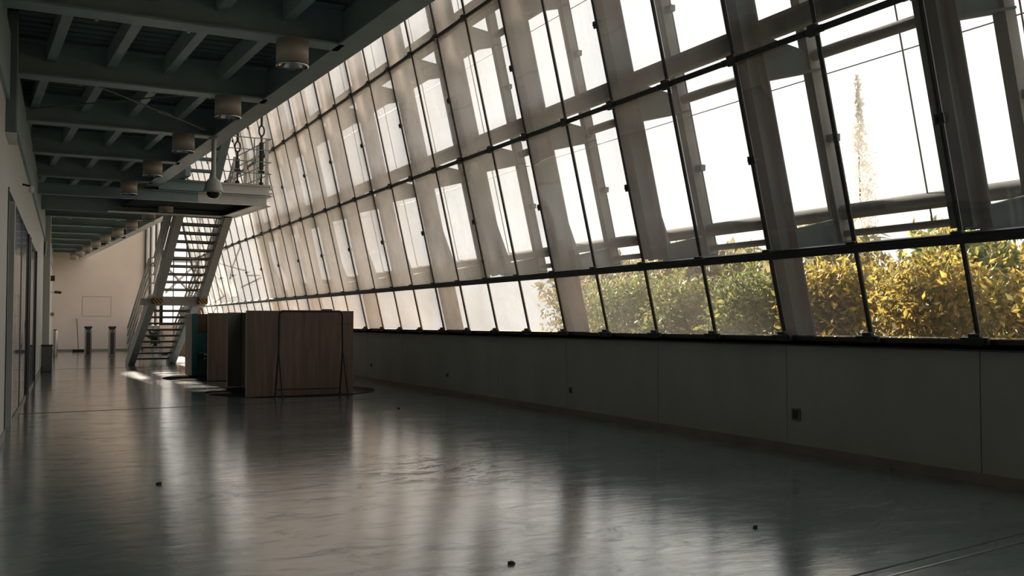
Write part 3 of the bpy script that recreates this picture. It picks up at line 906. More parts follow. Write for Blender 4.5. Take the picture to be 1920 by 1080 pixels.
# ================================================================== staircase
def S(run, c, z):
    """run = distance walked up from the foot, c = across (0 = left inner), z = height"""
    x = 2.90 + 0.073 * run + c
    y = 29.7 - run + 0.073 * c
    return Vector((x, y, z))
WID = 0.92
R1, Z1 = 3.10, 1.87
R2a, R2b = 3.75, 6.55
def flight(ra, za, rb, zb, nt, first):
    g = (zb - za) / (rb - ra)
    for side, c in ((-1, -0.10), (1, WID + 0.10)):
        a, b = S(ra - 0.1, c, za - 0.1 * g - 0.06), S(rb + 0.05, c, zb + 0.05 * g - 0.06)
        if za == 0:
            # cut to the floor: vertical end face
            mb = MB()
            lo = [S(ra - 0.12, c - 0.09, 0), S(ra + 0.32, c - 0.09, 0), S(rb + 0.05, c - 0.09, zb - 0.24), S(rb + 0.05, c - 0.09, zb + 0.06), S(ra - 0.12, c - 0.09, 0.12)]
            hi = [S(ra - 0.12, c + 0.09, 0), S(ra + 0.32, c + 0.09, 0), S(rb + 0.05, c + 0.09, zb - 0.24), S(rb + 0.05, c + 0.09, zb + 0.06), S(ra - 0.12, c + 0.09, 0.12)]
            mb.hexa(lo, hi)
        else:
            mb = MB().bar(a, b, 0.18, 0.26)
        mb.build('stringer', 'stair', st)
    for k in range(1, nt + 1):
        r = ra + (rb - ra) * (k - 0.5) / nt
        z = za + (zb - za) * k / (nt + 1)
        a, b = S(r, 0.0, z), S(r, WID, z)
        mb = MB().bar(a, b, 0.26, 0.03)
        mb.bar(S(r - 0.12, 0, z - 0.02), S(r - 0.12, WID, z - 0.02), 0.012, 0.05)
        mb.build('tread', 'tread', st)
flight(0, 0, R1, Z1, 10, True)
flight(R2a, Z1, R2b, ZP, 11, False)
# half landing
mb = MB().hexa([S(R1, -0.22, Z1 - 0.05), S(R2a + 0.05, -0.22, Z1 - 0.05), S(R2a + 0.05, WID + 0.22, Z1 - 0.05), S(R1, WID + 0.22, Z1 - 0.05)],
               [S(R1, -0.22, Z1), S(R2a + 0.05, -0.22, Z1), S(R2a + 0.05, WID + 0.22, Z1), S(R1, WID + 0.22, Z1)])
mb.build('half_landing', 'stair', st)
mb = MB().bar(S(R1 + 0.03, -0.30, Z1 - 0.13), S(R1 + 0.03, WID + 0.22, Z1 - 0.13), 0.06, 0.16); mb.build('landing_beam', 'stair', st)
mb = MB().bar(S(R2a + 0.02, -0.50, Z1 - 0.14), S(R2a + 0.02, WID + 0.05, Z1 - 0.14), 0.08, 0.17); mb.build('landing_beam', 'stair', st)
# striped warning covers on the low ends of the upper stringers
for c in (-0.10, WID + 0.10):
    p = S(R2a + 0.10, c, Z1 - 0.10)
    o = MB().cbox((-0.115, -0.12, -0.085), (0.115, 0.12, 0.085), 0.01).build('warning_cover', 'hazard', st, world=False)
    o.location = p - st.location; o['label'] = 'orange and black striped cover'
# railings on both sides
def railing(ra, za, rb, zb, c, posts, ext=True):
    g = (zb - za) / (rb - ra)
    for h in (0.34, 0.56, 0.78, 1.0):
        pts = [S(ra, c, za + h), S(rb, c, zb + h)]
        MB().bar(pts[0], pts[1], 0.04, 0.045).build('handrail' if h == 1.0 else 'rail', 'stair', st)
    for r in posts:
        z = za + g * (r - ra)
        MB().bar(S(r, c, z - 0.15), S(r, c, z + 1.0), 0.016, 0.06, up=(0, 1, 0)).build('rail_post', 'stair', st)
for c in (-0.17, WID + 0.17):
    railing(0.05, 0.05, R1, Z1, c, (0.06, 1.1, 2.1, 3.05))
    railing(R2a, Z1, R2b, ZP, c, (R2a + 0.05, R2a + 0.95, R2a + 1.85, R2b))
    for h in (0.34, 0.56, 0.78, 1.0):
        MB().bar(S(R1, c, Z1 + h), S(R2a, c, Z1 + h), 0.03, 0.02).build('rail', 'stair', st)
# upper flight above the platform, rising towards the near end
UX = 3.55
for x in (UX, UX - 0.98):
    MB().bar((x, 20.75, ZP - 0.02), (x + 0.06, 17.6, ZP + 2.15), 0.16, 0.30).build('upper_stringer', 'steel', st)
for k in range(1, 10):
    y = 20.65 - 0.29 * k; z = ZP + 0.20 * k
    MB().box((UX - 0.92, y - 0.12, z - 0.02), (UX - 0.06, y + 0.12, z + 0.02)).build('tread', 'steel', st)
mb = MB().bar((UX - 1.05, 17.55, ZP + 1.95), (UX + 0.1, 17.55, ZP + 1.95), 0.1, 0.2); mb.build('head_beam', 'steel', st)

# ================================================================== ceiling downlights
def downlight():
    t = thing('downlight', (0, 0, ZC - 0.25), '', 'downlight')
    z = ZC - 0.25
    MB().lathe([(0.150, 0.012), (0.155, 0.0), (0.155, 0.25), (0.02, 0.25)], 32, (0, 0, z), cap0=False).build('housing', 'cream', t)
    MB().lathe([(0.15, 0.012), (0.135, 0.02), (0.10, 0.10), (0.05, 0.16), (0.0, 0.165)], 32, (0, 0, z), cap0=False, cap1=False).build('reflector', 'chrome', t)
    MB().lathe([(0.150, -0.004), (0.158, 0.0), (0.158, 0.014), (0.138, 0.016), (0.138, 0.0)], 32, (0, 0, z), cap0=False, cap1=False).build('rim', 'chrome', t)
    for s in (-0.055, 0.055):
        MB().lathe([(0.012, 0.03), (0.024, 0.045), (0.026, 0.09), (0.014, 0.13)], 10, (s, 0, z)).build('bulb', 'white', t)
    return t
dl0 = downlight()
DL1 = [(2.31, 9.22), (2.20, 11.9), (2.07, 14.6), (1.95, 17.25), (1.82, 19.9)]
DL2 = [(2.86, 22.7), (2.74, 24.95), (2.59, 27.4), (2.45, 29.85), (2.30, 32.3), (2.17, 34.65), (2.05, 37.0), (1.93, 39.3), (1.82, 41.5)]
L1 = ['largest cream drum downlight, on the near beam at the ceiling edge', 'second cream drum downlight from the near end, beside the tension rods', 'third cream drum downlight from the near end, left of the dome camera pole', 'fourth cream drum downlight from the near end of the ceiling', 'fifth cream drum downlight, last before the stair landing girder']
ords = ['first', 'second', 'third', 'fourth', 'fifth', 'sixth', 'seventh', 'eighth', 'ninth']
for i, (x, y) in enumerate(DL1 + DL2):
    o = dl0 if i == 0 else copy_tree(dl0)
    o.location = (x, y, ZC - 0.25)
    o['group'] = 'cream drum downlights along the ceiling edge'
    o['label'] = L1[i] if i < 5 else ('%s drum downlight beyond the stair landing girder, counting from it' % ords[i - 5] if i < 13 else 'farthest small drum downlight, close to the pinkish end wall')

# ================================================================== dome cameras
PXc, PYc = 2.50, 14.6
t = thing('dome_camera', (PXc, PYc, 3.0), 'grey speed dome security camera hanging on a pole from the ceiling edge', 'camera')
MB().tube([(PXc, PYc, 3.28), (PXc, PYc, ZC)], 0.034, 16).build('pole', 'dome_grey', t)
MB().lathe([(0.07, 0.0), (0.075, -0.02), (0.04, -0.03)], 20, (PXc, PYc, ZC), cap0=True).build('ceiling_flange', 'dome_grey', t)
MB().lathe([(0.135, 0.13), (0.142, 0.14), (0.142, 0.155), (0.13, 0.165), (0.128, 0.20), (0.115, 0.26), (0.085, 0.31), (0.045, 0.335), (0.04, 0.36)], 32, (PXc, PYc, 3.0)).build('housing', 'dome_grey', t)
hs = [o for o in COL.objects if o.parent == t and o.name.startswith('housing')][0]
mb = MB().lathe([(0.001, 0.035), (0.04, 0.04), (0.075, 0.06), (0.098, 0.095), (0.105, 0.14)], 28, (PXc, PYc, 3.0)); mb.build('dome', 'smoked', hs)
MB().lathe([(0.103, 0.118), (0.112, 0.122), (0.112, 0.14)], 28, (PXc, PYc, 3.0), cap0=False, cap1=False).build('trim_ring', 'chrome', hs)
x, y = 2.80, 32.1
t = thing('small_dome_camera', (x, y, ZC - 0.12), 'tiny white dome camera under the far ceiling edge beam', 'camera')
MB().lathe([(0.085, 0.06), (0.10, 0.12)], 20, (x, y, ZC - 0.12)).build('base', 'white', t)
MB().lathe([(0.001, 0.0), (0.05, 0.012), (0.08, 0.06)], 20, (x, y, ZC - 0.12)).build('dome', 'smoked', t)

# ================================================================== tension rods under the ceiling
def tension_rod(a, b, s, label):
    a = Vector(a); b = Vector(b)
    t = thing('tension_rod', a, label, 'tension rod', 'crossing ceiling tension rods')
    d = b - a
    MB().tube([a, a + d * (s - 0.05)], 0.011, 8).build('rod', 'rod_grey', t)
    MB().tube([a + d * (s + 0.05), b], 0.011, 8).build('rod', 'rod_grey', t)
    p, q = a + d * (s - 0.06), a + d * (s + 0.06)
    mb = MB()
    side = d.cross(Vector((0, 0, 1))).normalized() * 0.028
    for k in (-1, 1):
        mb.tube([p + d.normalized() * 0.02, p + side * k + d.normalized() * 0.08, q + side * k - d.normalized() * 0.08, q - d.normalized() * 0.02], 0.012, 8)
    mb.build('turnbuckle', 'rod_grey', t)
    for e, sg in ((b, -1),):
        MB().bar(e + d.normalized() * sg * 0.18, e, 0.05, 0.02).build('fork', 'rod_grey', t)
tension_rod((0.06, 14.35, ZC + 0.13), (2.30, 12.05, ZC + 0.13), 0.78, 'slim tension rod running level to the second cream downlight')
tension_rod((0.55, 12.05, ZC + 0.075), (2.36, 14.45, ZC + 0.075), 0.62, 'slim tension rod sloping across towards the dome camera pole')

# ================================================================== wooden booths on round rugs
def disc(cx, cy, r, label):
    mb = MB().lathe([(r, 0.0), (r, 0.007), (r - 0.012, 0.010)], 72, (cx, cy, 0.0005))
    o = mb.build('round_rug', 'rug')
    return tag(o, label, 'rug', 'round dark rugs under the booths')
disc(4.26, 16.85, 1.45, 'round dark rug under the nearest wooden booth')
disc(4.17, 21.75, 1.45, 'round dark rug under the farther wooden booth with teal lining')
def slab(xa, ya, xb, yb, z0, z1, name, mat, parent):
    return MB().cbox((xa, ya, z0), (xb, yb, z1), 0.004).build(name, mat, parent)
BH = 1.395
zb = 0.011
k1 = thing('booth', (4.1, 16.9, zb), 'nearest brown wooden booth with a wide plain front panel', 'booth', 'wooden booths')
slab(3.22, 15.60, 4.98, 15.68, zb, BH, 'front_panel', 'wood', k1)
MB().box((3.213, 15.60, zb), (3.22, 15.68, BH)).build('panel_edge', 'edge', k1)
slab(3.42, 18.28, 5.1, 18.36, zb, BH - 0.005, 'back_panel', 'wood_grey', k1)
slab(3.66, 15.68, 3.74, 18.28, zb, BH - 0.01, 'spine_panel', 'wood', k1)
slab(3.75, 17.5, 4.9, 18.27, 0.70, 0.735, 'desk', 'wood', k1)
slab(3.56, 16.5, 3.66, 16.9, 0.30, 0.62, 'cable_box', 'plastic', k1)
slab(3.745, 15.69, 3.78, 17.4, 0.3, 0.9, 'cushion', 'teal', k1)
MB().bar((4.66, 15.594, 1.175), (4.975, 15.594, 1.175), 0.004, 0.006).build('panel_joint', 'joint', k1)
k2 = thing('booth', (4.1, 21.8, zb), 'farther wooden booth lined with teal panels and a reddish back', 'booth', 'wooden booths')
slab(3.42, 20.32, 5.1, 20.40, zb, BH + 0.005, 'front_panel', 'wood', k2)
MB().box((3.41, 20.32, zb), (3.42, 20.40, BH + 0.005)).build('panel_edge', 'edge', k2)
slab(3.41, 22.42, 3.52, 23.38, zb, BH + 0.01, 'wing_panel', 'edge', k2)
slab(3.41, 22.36, 3.53, 22.42, zb, BH + 0.01, 'wing_lining', 'teal', k2)
slab(3.52, 23.30, 5.1, 23.38, zb, BH, 'back_panel', 'wood', k2)
slab(4.06, 20.40, 4.14, 23.30, zb, BH - 0.005, 'spine_panel', 'red_wood', k2)
slab(4.02, 20.41, 4.06, 23.29, 0.42, 0.98, 'lining_panel', 'teal', k2)
slab(3.53, 22.39, 4.06, 22.46, zb, 0.98, 'side_lining', 'teal', k2)
slab(3.53, 22.38, 4.06, 22.46, 0.98, BH, 'side_panel', 'red_wood', k2)
slab(3.55, 21.98, 4.02, 22.37, 0.50, 0.54, 'seat_shelf', 'teal', k2)
# chair inside the farther booth
cx, cy = 3.66, 21.3
ch = thing('stool', (cx, cy, 0.0115), 'dark stool with a shiny metal back rim inside the teal booth', 'stool')
MB().lathe([(0.001, 0.40), (0.15, 0.405), (0.175, 0.43), (0.17, 0.45), (0.001, 0.445)], 24, (cx, cy, 0), cap0=False, cap1=False).build('seat', 'plastic', ch)
for k in range(4):
    a = math.pi / 4 + k * math.pi / 2
    MB().tube([(cx + 0.12 * math.cos(a), cy + 0.12 * math.sin(a), 0.42), (cx + 0.18 * math.cos(a), cy + 0.18 * math.sin(a), 0.0115)], 0.011, 8).build('leg', 'plastic', ch)
pts = [(cx + 0.17 * math.cos(a), cy + 0.17 * math.sin(a), 0.52) for a in [math.radians(200 + 16 * k) for k in range(10)]]
MB().tube(pts, 0.014, 8).build('back_rim', 'chrome', ch)
for q_ in (pts[1], pts[-2]):
    MB().tube([(q_[0], q_[1], 0.44), (q_[0], q_[1], 0.52)], 0.008, 6).build('rim_post', 'plastic', ch)
# black garment rack before the front panel
rk = thing('garment_rack', (4.17, 15.3, 0), 'black tubular garment rack standing against the nearest wooden booth', 'garment rack')
pts = [(3.66, 15.32, 0.75), (3.665, 15.32, 1.32)]
for k in range(1, 6):
    a = math.pi * (1 - k / 12)
    pts.append((3.725 + 0.06 * math.cos(a), 15.32, 1.325 + 0.06 * math.sin(a)))
pts.append((3.74, 15.32, 1.385)); pts.append((4.64, 15.32, 1.385))
for k in range(1, 6):
    a = math.pi / 2 * (1 - k / 6)
    pts.append((4.64 + 0.06 * math.cos(a), 15.32, 1.325 + 0.06 * math.sin(a)))
pts += [(4.705, 15.32, 1.32), (4.71, 15.32, 0.75)]
MB().tube(pts, 0.017, 10).build('top_frame', 'black', rk)
for x, dx in ((3.66, -0.005), (4.71, 0.01)):
    for y in (15.44, 15.11):
        xx = x + dx - (0.02 if y > 15.3 else -0.02)
        MB().tube([(x, 15.32, 0.78), (xx, y, 0.012)], 0.014, 8).build('leg', 'black', rk)
        MB().lathe([(0.02, 0), (0.02, 0.03)], 10, (xx, y, 0)).build('foot', 'black', rk)
MB().tube([(3.645, 15.42, 0.13), (4.70, 15.42, 0.13)], 0.012, 8).build('bottom_bar', 'black', rk)
# small things lying on the booth tops
o = MB().cbox((4.45, 15.605, BH), (4.62, 15.675, BH + 0.03), 0.006).build('cable_box', 'plastic')
tag(o, 'small flat dark box lying on top of the nearest booth panel', 'box')
o = MB().tube([(3.52, 20.36, BH + 0.005), (3.53, 20.36, BH + 0.05), (3.56, 20.36, BH + 0.10)], 0.006, 6).build('cable_end', 'plastic')
tag(o, 'bent end of a thin cable sticking up from the farther booth', 'cable')

# ================================================================== turnstile posts, bollard, broom
def turnstile(x, y, label):
    t = thing('turnstile_post', (x, y, 0), label, 'turnstile', 'turnstile posts before the end wall')
    MB().cbox((x - 0.115, y - 0.16, 0.0), (x + 0.115, y + 0.16, 0.98), 0.03).build('body', 'stainless', t)
    fp = MB().cbox((x - 0.065, y - 0.168, 0.06), (x + 0.065, y - 0.158, 0.86), 0.004).build('front_panel', 'plastic', t)
    MB().cbox((x - 0.10, y - 0.15, 0.96), (x + 0.10, y + 0.15, 1.00), 0.01).build('neck', 'plastic', t)
    cp = MB().cbox((x - 0.125, y - 0.18, 1.00), (x + 0.125, y + 0.18, 1.07), 0.015).build('cap', 'plastic', t)
    MB().cbox((x - 0.04, y - 0.172, 0.88), (x + 0.04, y - 0.160, 0.93), 0.004).build('reader', 'black', fp)
    MB().lathe([(0.012, 0), (0.012, 0.012)], 10, (x - 0.07, y - 0.10, 1.07)).build('status_lamp', 'white', cp)
turnstile(2.14, 37.5, 'stainless turnstile post with black cap, beside the broom')
turnstile(2.91, 37.2, 'stainless turnstile post with black cap, nearer the staircase')
t = thing('bollard', (1.10, 37.9, 0), 'slim round stainless bollard close to the left wall', 'bollard')
MB().lathe([(0.075, 0), (0.075, 0.93), (0.07, 0.945)], 24, (1.10, 37.9, 0)).build('tube', 'stainless', t)
MB().lathe([(0.09, 0), (0.09, 0.012)], 24, (1.10, 37.9, 0)).build('base_ring', 'stainless', t)
MB().lathe([(0.077, 0.93), (0.077, 0.955), (0.06, 0.962)], 24, (1.10, 37.9, 0)).build('cap', 'plastic', t)
t = thing('broom', (2.10, 43.4, 0), 'wide dark push broom propped upright against the end wall', 'broom')
MB().tube([(2.12, 43.3, 0.08), (2.07, YFAR - 0.05, 1.36)], 0.014, 8).build('handle', 'black', t)
MB().cbox((1.88, 43.24, 0.05), (2.36, 43.36, 0.11), 0.01).build('head', 'plastic', t)
mb = MB()
for k in range(24):
    xx = 1.90 + k * 0.019
    mb.hexa([(xx - 0.004, 43.26, 0.0), (xx + 0.012, 43.26, 0), (xx + 0.012, 43.34, 0), (xx - 0.004, 43.34, 0)],
            [(xx, 43.25, 0.05), (xx + 0.014, 43.25, 0.05), (xx + 0.014, 43.35, 0.05), (xx, 43.35, 0.05)])
o = mb.build('bristles', 'black', t); o['kind'] = 'stuff'
t = thing('dustpan', (2.52, 43.3, 0), 'dark red dustpan lying beside the push broom', 'dustpan')
MB().hexa([(2.40, 43.15, 0), (2.66, 43.15, 0), (2.66, 43.45, 0), (2.40, 43.45, 0)], [(2.40, 43.14, 0.01), (2.66, 43.14, 0.01), (2.66, 43.46, 0.09), (2.40, 43.46, 0.09)]).build('tray', 'red', t)
MB().tube([(2.53, 43.45, 0.07), (2.53, 43.62, 0.10)], 0.014, 8).build('grip', 'red', t)

# ================================================================== things below the end glazing
t = thing('white_cabinet', (4.98, 38.3, 0), 'white low cabinet under the end glazing, seen between the stair treads', 'cabinet')
MB().cbox((4.72, 38.1, 0.05), (5.28, 38.6, 0.95), 0.01).build('body', 'white', t)
dr = MB().cbox((4.74, 38.08, 0.08), (5.26, 38.1, 0.92), 0.006).build('door', 'white', t)
MB().box((4.78, 38.06, 0.55), (4.80, 38.08, 0.70)).build('handle', 'grey_plastic', dr)
MB().box((4.74, 38.14, 0), (5.26, 38.58, 0.05)).build('plinth', 'plastic', t)
t = thing('potted_plant', (4.42, 37.7, 0), 'dark leafy potted plant left of the white cabinet', 'plant')
MB().lathe([(0.10, 0), (0.14, 0.24), (0.15, 0.25), (0.13, 0.25)], 20, (4.42, 37.7, 0)).build('pot', 'white', t)
def leaves(n, cen, rad, size, shape='ball', seed=1, up=0.3):
    """cloud of folded leaf blades, each an own island; returns verts and faces"""
    r = np.random.default_rng(seed)
    d = r.normal(size=(n, 3)); d /= np.linalg.norm(d, axis=1)[:, None]
    rr = r.random(n) ** (1 / 2.4)
    p = d * rr[:, None] * np.array(rad) + np.array(cen)
    a = r.normal(size=(n, 3)); a[:, 2] += up; a /= np.linalg.norm(a, axis=1)[:, None]
    b = np.cross(a, r.normal(size=(n, 3))); b /= np.linalg.norm(b, axis=1)[:, None] + 1e-9
    c = np.cross(a, b)
    L = size * (0.6 + 0.8 * r.random(n))[:, None]
    w = L * 0.22
    v = np.stack([p, p + a * L * 0.45 + b * w + c * w * 0.35, p + a * L, p + a * L * 0.45 - b * w + c * w * 0.35], axis=1).reshape(-1, 3)
    f = [(4 * i, 4 * i + 1, 4 * i + 2, 4 * i + 3) for i in range(n)]
    return v, f
def leaf_obj(name, vf, mat, parent):
    v = np.concatenate([x[0] for x in vf]); fs = []; o = 0
    for vv, ff in vf:
        fs += [tuple(i + o for i in q_) for q_ in ff]; o += len(vv)
    r = root_loc(parent)
    v = v - np.array(r)
    me = bpy.data.meshes.new(name)
    me.from_pydata(v.tolist(), [], fs); me.update()
    me.materials.append(M[mat])
    ob = bpy.data.objects.new(name, me); COL.objects.link(ob); ob.parent = parent
    ob['kind'] = 'stuff'
    return ob
leaf_obj('foliage', [leaves(90, (4.42, 37.7, 0.62), (0.16, 0.20, 0.34), 0.22, seed=5)], 'leaf_dark', t)
MB().tube([(4.42, 37.7, 0.24), (4.43, 37.7, 0.6)], 0.012, 6).build('stem', 'bark', t)
t = thing('cardboard_carton', (5.52, 38.2, 0), 'tan cardboard carton on the floor right of the white cabinet', 'box')
MB().cbox((5.34, 37.98, 0), (5.66, 38.45, 0.30), 0.006).build('carton', 'cardboard', t)
MB().box((5.34, 38.2, 0.30), (5.66, 38.23, 0.303)).build('tape', 'edge', t)
t = thing('tall_board', (5.75, 36.6, 0), 'tall orange brown board leaning by the glass behind the farther booth', 'board')
MB().hexa([(5.62, 36.5, 0), (6.05, 36.5, 0), (6.05, 36.56, 0), (5.62, 36.56, 0)], [(5.45, 36.7, 2.0), (5.85, 36.7, 2.0), (5.85, 36.76, 2.0), (5.45, 36.76, 2.0)]).build('panel', 'orange_brown', t)
MB().hexa([(5.62, 36.57, 0), (5.66, 36.57, 0), (5.66, 36.6, 0), (5.62, 36.6, 0)], [(5.45, 36.77, 2.0), (5.49, 36.77, 2.0), (5.49, 36.8, 2.0), (5.45, 36.8, 2.0)]).build('batten', 'cardboard', t)
t = thing('tall_carton', (5.38, 37.0, 0), 'tall pale carton standing left of the orange brown board', 'box')
MB().cbox((5.22, 36.85, 0), (5.52, 37.25, 1.78), 0.008).build('carton', 'cardboard', t)
MB().box((5.30, 36.843, 1.2), (5.40, 36.85, 1.7)).build('paper_sheet', 'white', t)
t = thing('flower_pot', (4.98, 31.5, 0), 'terracotta flower pot with a dry twig near the stair foot', 'pot')
MB().lathe([(0.09, 0), (0.13, 0.20), (0.145, 0.20), (0.145, 0.25), (0.12, 0.25), (0.11, 0.20)], 24, (4.98, 31.5, 0)).build('pot', 'terracotta', t)
MB().tube([(4.98, 31.5, 0.2), (4.90, 31.45, 0.30), (4.80, 31.4, 0.33)], 0.008, 6).build('twig', 'bark', t)
t = thing('metal_trolley', (3.72, 37.6, 0), 'small open metal trolley frame behind the stair stringer', 'trolley')
for x in (3.55, 3.90):
    for y in (37.4, 37.8):
        MB().tube([(x, y, 0.02), (x, y, 0.75)], 0.014, 8).build('leg', 'stainless', t)
for z in (0.14, 0.72):
    MB().cbox((3.53, 37.38, z), (3.92, 37.82, z + 0.02), 0.004).build('shelf', 'stainless', t)

# ================================================================== small wall fittings
def fitting(name, ya, yb, za, zb, t1, mat, label, cat):
    q = [(lw(ya), ya), (lw(ya) + t1, ya), (lw(yb) + t1, yb), (lw(yb), yb)]
    o = MB().hexa([(x, y, za) for x, y in q], [(x, y, zb) for x, y in q]).build(name, mat)
    return tag(o, label, cat)
t = thing('wall_sconce', (lw(27.62) + 0.1, 27.6, 3.0), 'slim pale wall lamp high on the left column', 'wall lamp')
MB().box((lw(27.6) + 0.02, 27.60, 2.95), (lw(27.6) + 0.06, 27.65, 3.28)).build('back_plate', 'grey_plastic', t)
MB().tube([(lw(27.6) + 0.045, 27.57, 2.92), (lw(27.6) + 0.065, 27.57, 3.30)], 0.016, 10).build('tube_cover', 'lamp_glow', t)
fitting('alarm_box', 33.4, 33.6, 2.62, 2.78, 0.05, 'grey_plastic', 'grey alarm box high on the far left wall', 'alarm box')
fitting('wall_speaker', 39.5, 39.75, 2.75, 2.95, 0.14, 'plastic', 'small dark round-cornered speaker high on the far left wall', 'speaker')
fitting('access_reader', 34.0, 34.12, 1.52, 1.68, 0.04, 'red', 'small dark red card reader on the far left wall', 'card reader')
fitting('door_stop', 40.5, 40.6, 1.45, 1.58, 0.12, 'grey_plastic', 'small grey knob-like fitting on the far left wall', 'wall fitting')
t = thing('bullet_camera', (lw(40) + 0.1, 40, 2.3), 'small dark camera on a bracket reaching out from the far left wall', 'camera')
MB().tube([(lw(40), 40, 2.34), (lw(40) + 0.16, 40, 2.34)], 0.015, 8).build('arm', 'white', t)
MB().tube([(lw(40) + 0.14, 39.95, 2.35), (lw(40) + 0.36, 39.85, 2.33)], 0.05, 12).build('body', 'plastic', t)
t = thing('spot_lamp', (lw(14.6) + 0.05, 14.6, 3.0), 'tiny pale spot lamp on the header over the glass partition', 'wall lamp')
MB().tube([(lw(14.6), 14.6, 3.08), (lw(14.6) + 0.10, 14.6, 3.06)], 0.014, 8).build('arm', 'plastic', t)
MB().lathe([(0.02, 0.0), (0.035, 0.03), (0.03, 0.08), (0.01, 0.10)], 12, (lw(14.6) + 0.11, 14.6, 2.97)).build('shade', 'lamp_glow', t)
t = thing('waste_bin', (lw(26.2) + 0.18, 26.2, 0), 'dark rectangular waste bin beside the left column', 'bin')
MB().cbox((lw(26.2) + 0.02, 26.0, 0), (lw(26.2) + 0.26, 26.4, 0.62), 0.015).build('body', 'grey_plastic', t)
MB().cbox((lw(26.2) + 0.01, 25.99, 0.62), (lw(26.2) + 0.27, 26.41, 0.66), 0.01).build('lid', 'plastic', t)
# sockets in the parapet wall
for i, (y, z, s, lab) in enumerate(((6.75, 0.35, 0.11, 'largest square wall socket on the parapet, nearest the camera side'),
                                   (10.85, 0.32, 0.075, 'second wall socket along the parapet from the near end'),
                                   (14.92, 0.32, 0.07, 'third wall socket along the parapet from the near end'),
                                   (18.87, 0.33, 0.07, 'farthest wall socket on the parapet, just right of the wooden booth'))):
    t = thing('wall_socket', (XW, y, z - s / 2), lab, 'socket', 'sockets along the parapet wall')
    MB().cbox((XW - 0.014, y - s / 2, z - s / 2), (XW, y + s / 2, z + s / 2), 0.004).build('plate', 'grey_plastic', t)
    MB().cbox((XW - 0.020, y - s * 0.3, z - s * 0.36), (XW - 0.013, y + s * 0.3, z + s * 0.36), 0.003).build('insert', 'plastic', t)
# bits of dry leaf on the floor
for i, (x, y, lab) in enumerate(((3.84, 4.39, 'dry leaf scrap on the dark floor at lower right'), (0.93, 7.59, 'dry leaf scrap on the floor at far lower left'),
                                 (2.19, 4.29, 'tiny dry leaf scrap near the bottom edge of the floor'), (4.72, 12.72, 'tiny dry leaf scrap on the floor right of the garment rack'))):
    mb = MB()
    a = random.random() * 6
    s = 0.018
    P4 = [(x + s * math.cos(a + k * 1.05) * (1.3 if k % 3 == 0 else 0.6), y + s * math.sin(a + k * 1.05) * (1.3 if k % 3 == 0 else 0.6)) for k in range(6)]
    mb.hexa([(p[0], p[1], 0.0005) for p in P4], [(p[0], p[1], 0.004 + 0.012 * (k % 2)) for k, p in enumerate(P4)])
    tag(mb.build('dry_leaf', 'dead_leaf'), lab, 'leaf', 'dry leaf scraps on the floor')

# ================================================================== back wall behind the viewpoint
wb = MB().box((-3, YB - 0.2, 0), (XW + 0.2, YB, 7.3)).build('wall_back', 'left')
tag(wb, 'plain back wall closing the near end of the hall', None, None, 'structure')

# ================================================================== outside: ground, hedge, trees
gr = MB().box((XW + 0.25, -60, -0.3), (160, 160, -0.1)).build('ground', 'ground')
tag(gr, 'dry ground outside the glass facade', None, None, 'structure')
gr = MB().box((-40, YFAR + 0.3, -0.3), (XW + 0.25, 160, -0.1)).build('ground', 'ground')
tag(gr, 'dry ground beyond the far end of the hall', None, None, 'structure')

def shrub(x, y, rx, ry, h, n, size, mat, label, cat='shrub', group=None, name='shrub', seed=0, stems=5):
    t = thing(name, (x, y, -0.1), label, cat, group)
    r = random.Random(seed)
    parts = []
    m = 7
    for k in range(m):
        cxx = x + r.uniform(-0.45, 0.45) * rx; cyy = y + r.uniform(-0.5, 0.5) * ry
        hz = h * r.uniform(0.55, 0.78)
        parts.append(leaves(n // m, (cxx, cyy, hz), (rx * 0.6, ry * 0.6, h - hz), size, seed=seed * 13 + k))
    parts.append(leaves(n // 2, (x, y, h * 0.38), (rx, ry, h * 0.5), size, seed=seed * 13 + 9))
    for k in range(6):   # sprigs reaching above the crown
        sx, sy = x + r.uniform(-0.7, 0.7) * rx, y + r.uniform(-0.8, 0.8) * ry
        parts.append(leaves(18, (sx, sy, h * 1.02), (0.05, 0.05, 0.26), size, seed=seed * 13 + 20 + k, up=1.2))
    leaf_obj('foliage', parts, mat, t)
    for k in range(stems):
        a = r.uniform(0, 6.28)
        e = (x + rx * 0.6 * math.cos(a), y + ry * 0.6 * math.sin(a), h * 0.9)
        MB().tube([(x + 0.1 * math.cos(a), y + 0.1 * math.sin(a), -0.1), ((x + e[0]) / 2 + 0.04, (y + e[1]) / 2, h * 0.45), e], [0.016, 0.011, 0.004], 6).build('stem', 'bark', t)
    return t
HG = 'hedge shrubs outside the low panes'
hedge = [
    (8.55, 4.3, 0.75, 0.75, 1.98, 3400, 'leaf_yellow', 'golden leaved hedge shrub outside the last low pane at right'),
    (8.60, 5.7, 0.75, 0.80, 1.98, 3400, 'leaf_yellow', 'golden leaved hedge shrub behind the wide low pane, second from right'),
    (8.65, 7.1, 0.75, 0.80, 1.95, 3400, 'leaf_yellow', 'golden green hedge shrub just right of the dark ground column'),
    (8.70, 8.6, 0.75, 0.80, 1.93, 3200, 'leaf_yellow', 'golden green hedge shrub just left of the dark ground column'),
    (8.85, 10.1, 0.80, 0.85, 1.92, 2800, 'leaf_green', 'green hedge shrub, fifth from the right end'),
    (9.00, 11.8, 0.85, 0.90, 1.92, 2800, 'leaf_green', 'green hedge shrub, sixth from the right end'),
    (9.30, 13.7, 0.90, 1.00, 2.0, 2600, 'leaf_green', 'green hedge shrub, seventh from the right end'),
    (9.90, 16.0, 1.00, 1.10, 2.05, 2200, 'leaf_far', 'hazy hedge shrub, leftmost of the row outside'),
]
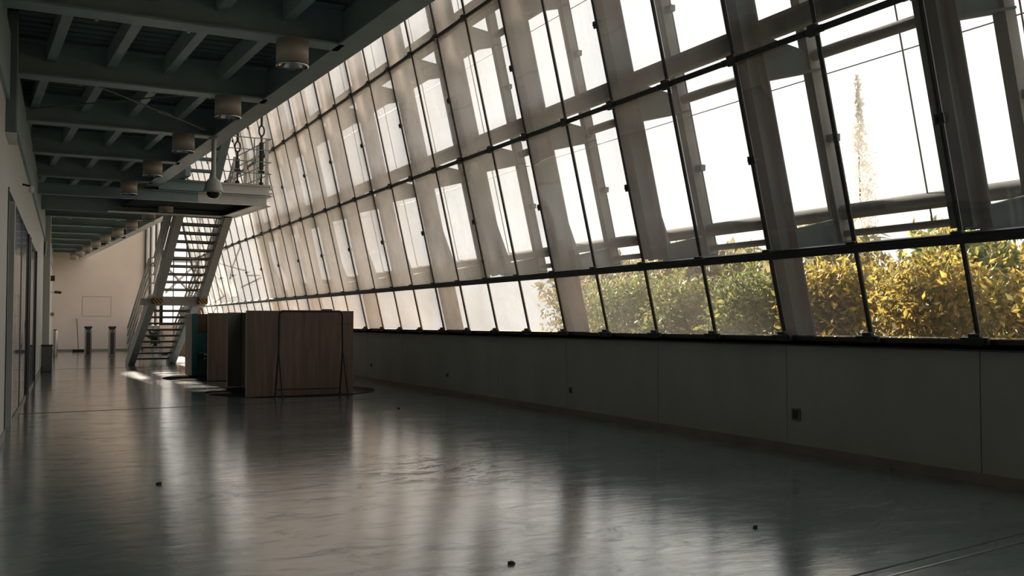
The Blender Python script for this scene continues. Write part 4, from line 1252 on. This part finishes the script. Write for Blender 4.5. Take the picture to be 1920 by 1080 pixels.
for i, (x, y, rx, ry, h, n, mt, lab) in enumerate(hedge):
    shrub(x, y, rx, ry, h, int(n * 1.35), 0.092, mt, lab, 'shrub', HG, 'hedge_shrub', 30 + i)
def tree(x, y, h, rx, n, size, mat, label, seed, trunk_h=0.35, narrow=False):
    t = thing('tree', (x, y, -0.1), label, 'tree', 'trees beyond the hedge')
    r = random.Random(seed)
    parts = []
    if narrow:
        for k in range(12):
            f = k / 11
            rad = rx * (0.55 + 0.55 * math.sin(math.pi * min(1, f * 0.85 + 0.12)))
            if f > 0.7: rad *= max(0.25, (1 - f) / 0.3)
            parts.append(leaves(n // 12, (x + r.uniform(-.1, .1), y, h * (0.06 + 0.9 * f)), (rad, rad, h * 0.07), size, seed=seed * 17 + k, up=1.5))
    else:
        for k in range(10):
            a = r.uniform(0, 6.28); q_ = r.uniform(0.1, 0.7)
            parts.append(leaves(n // 10, (x + rx * q_ * math.cos(a), y + rx * q_ * math.sin(a), h * r.uniform(0.45, 0.82)), (rx * 0.5, rx * 0.5, h * 0.2), size, seed=seed * 17 + k))
    leaf_obj('crown', parts, mat, t)
    MB().tube([(x, y, -0.1), (x + 0.1, y, h * 0.4), (x, y, h * 0.8)], [0.05, 0.04, 0.02] if narrow else [0.16, 0.12, 0.04], 8).build('trunk', 'bark', t)
tree(16.0, 16.0, 3.6, 2.0, 2600, 0.30, 'leaf_far', 'rounded pale green tree behind the middle of the hedge', 1)
tree(19.0, 23.0, 4.0, 2.4, 2600, 0.34, 'leaf_far', 'rounded hazy tree behind the left part of the hedge', 2)
tree(15.5, 11.5, 3.0, 1.7, 2400, 0.28, 'leaf_green', 'low green tree behind the right part of the hedge', 3)
tree(25.0, 23.3, 9.4, 0.55, 5200, 0.16, 'leaf_hazed', 'tall narrow cypress silhouette against the bright sky', 4, narrow=True)
tree(24.0, 33.0, 4.2, 2.8, 2400, 0.4, 'leaf_far', 'distant hazy tree left of the hedge gap', 5)
tree(27.0, 43.0, 5.0, 3.2, 2400, 0.45, 'leaf_far', 'most distant hazy tree beyond the low panes', 6)
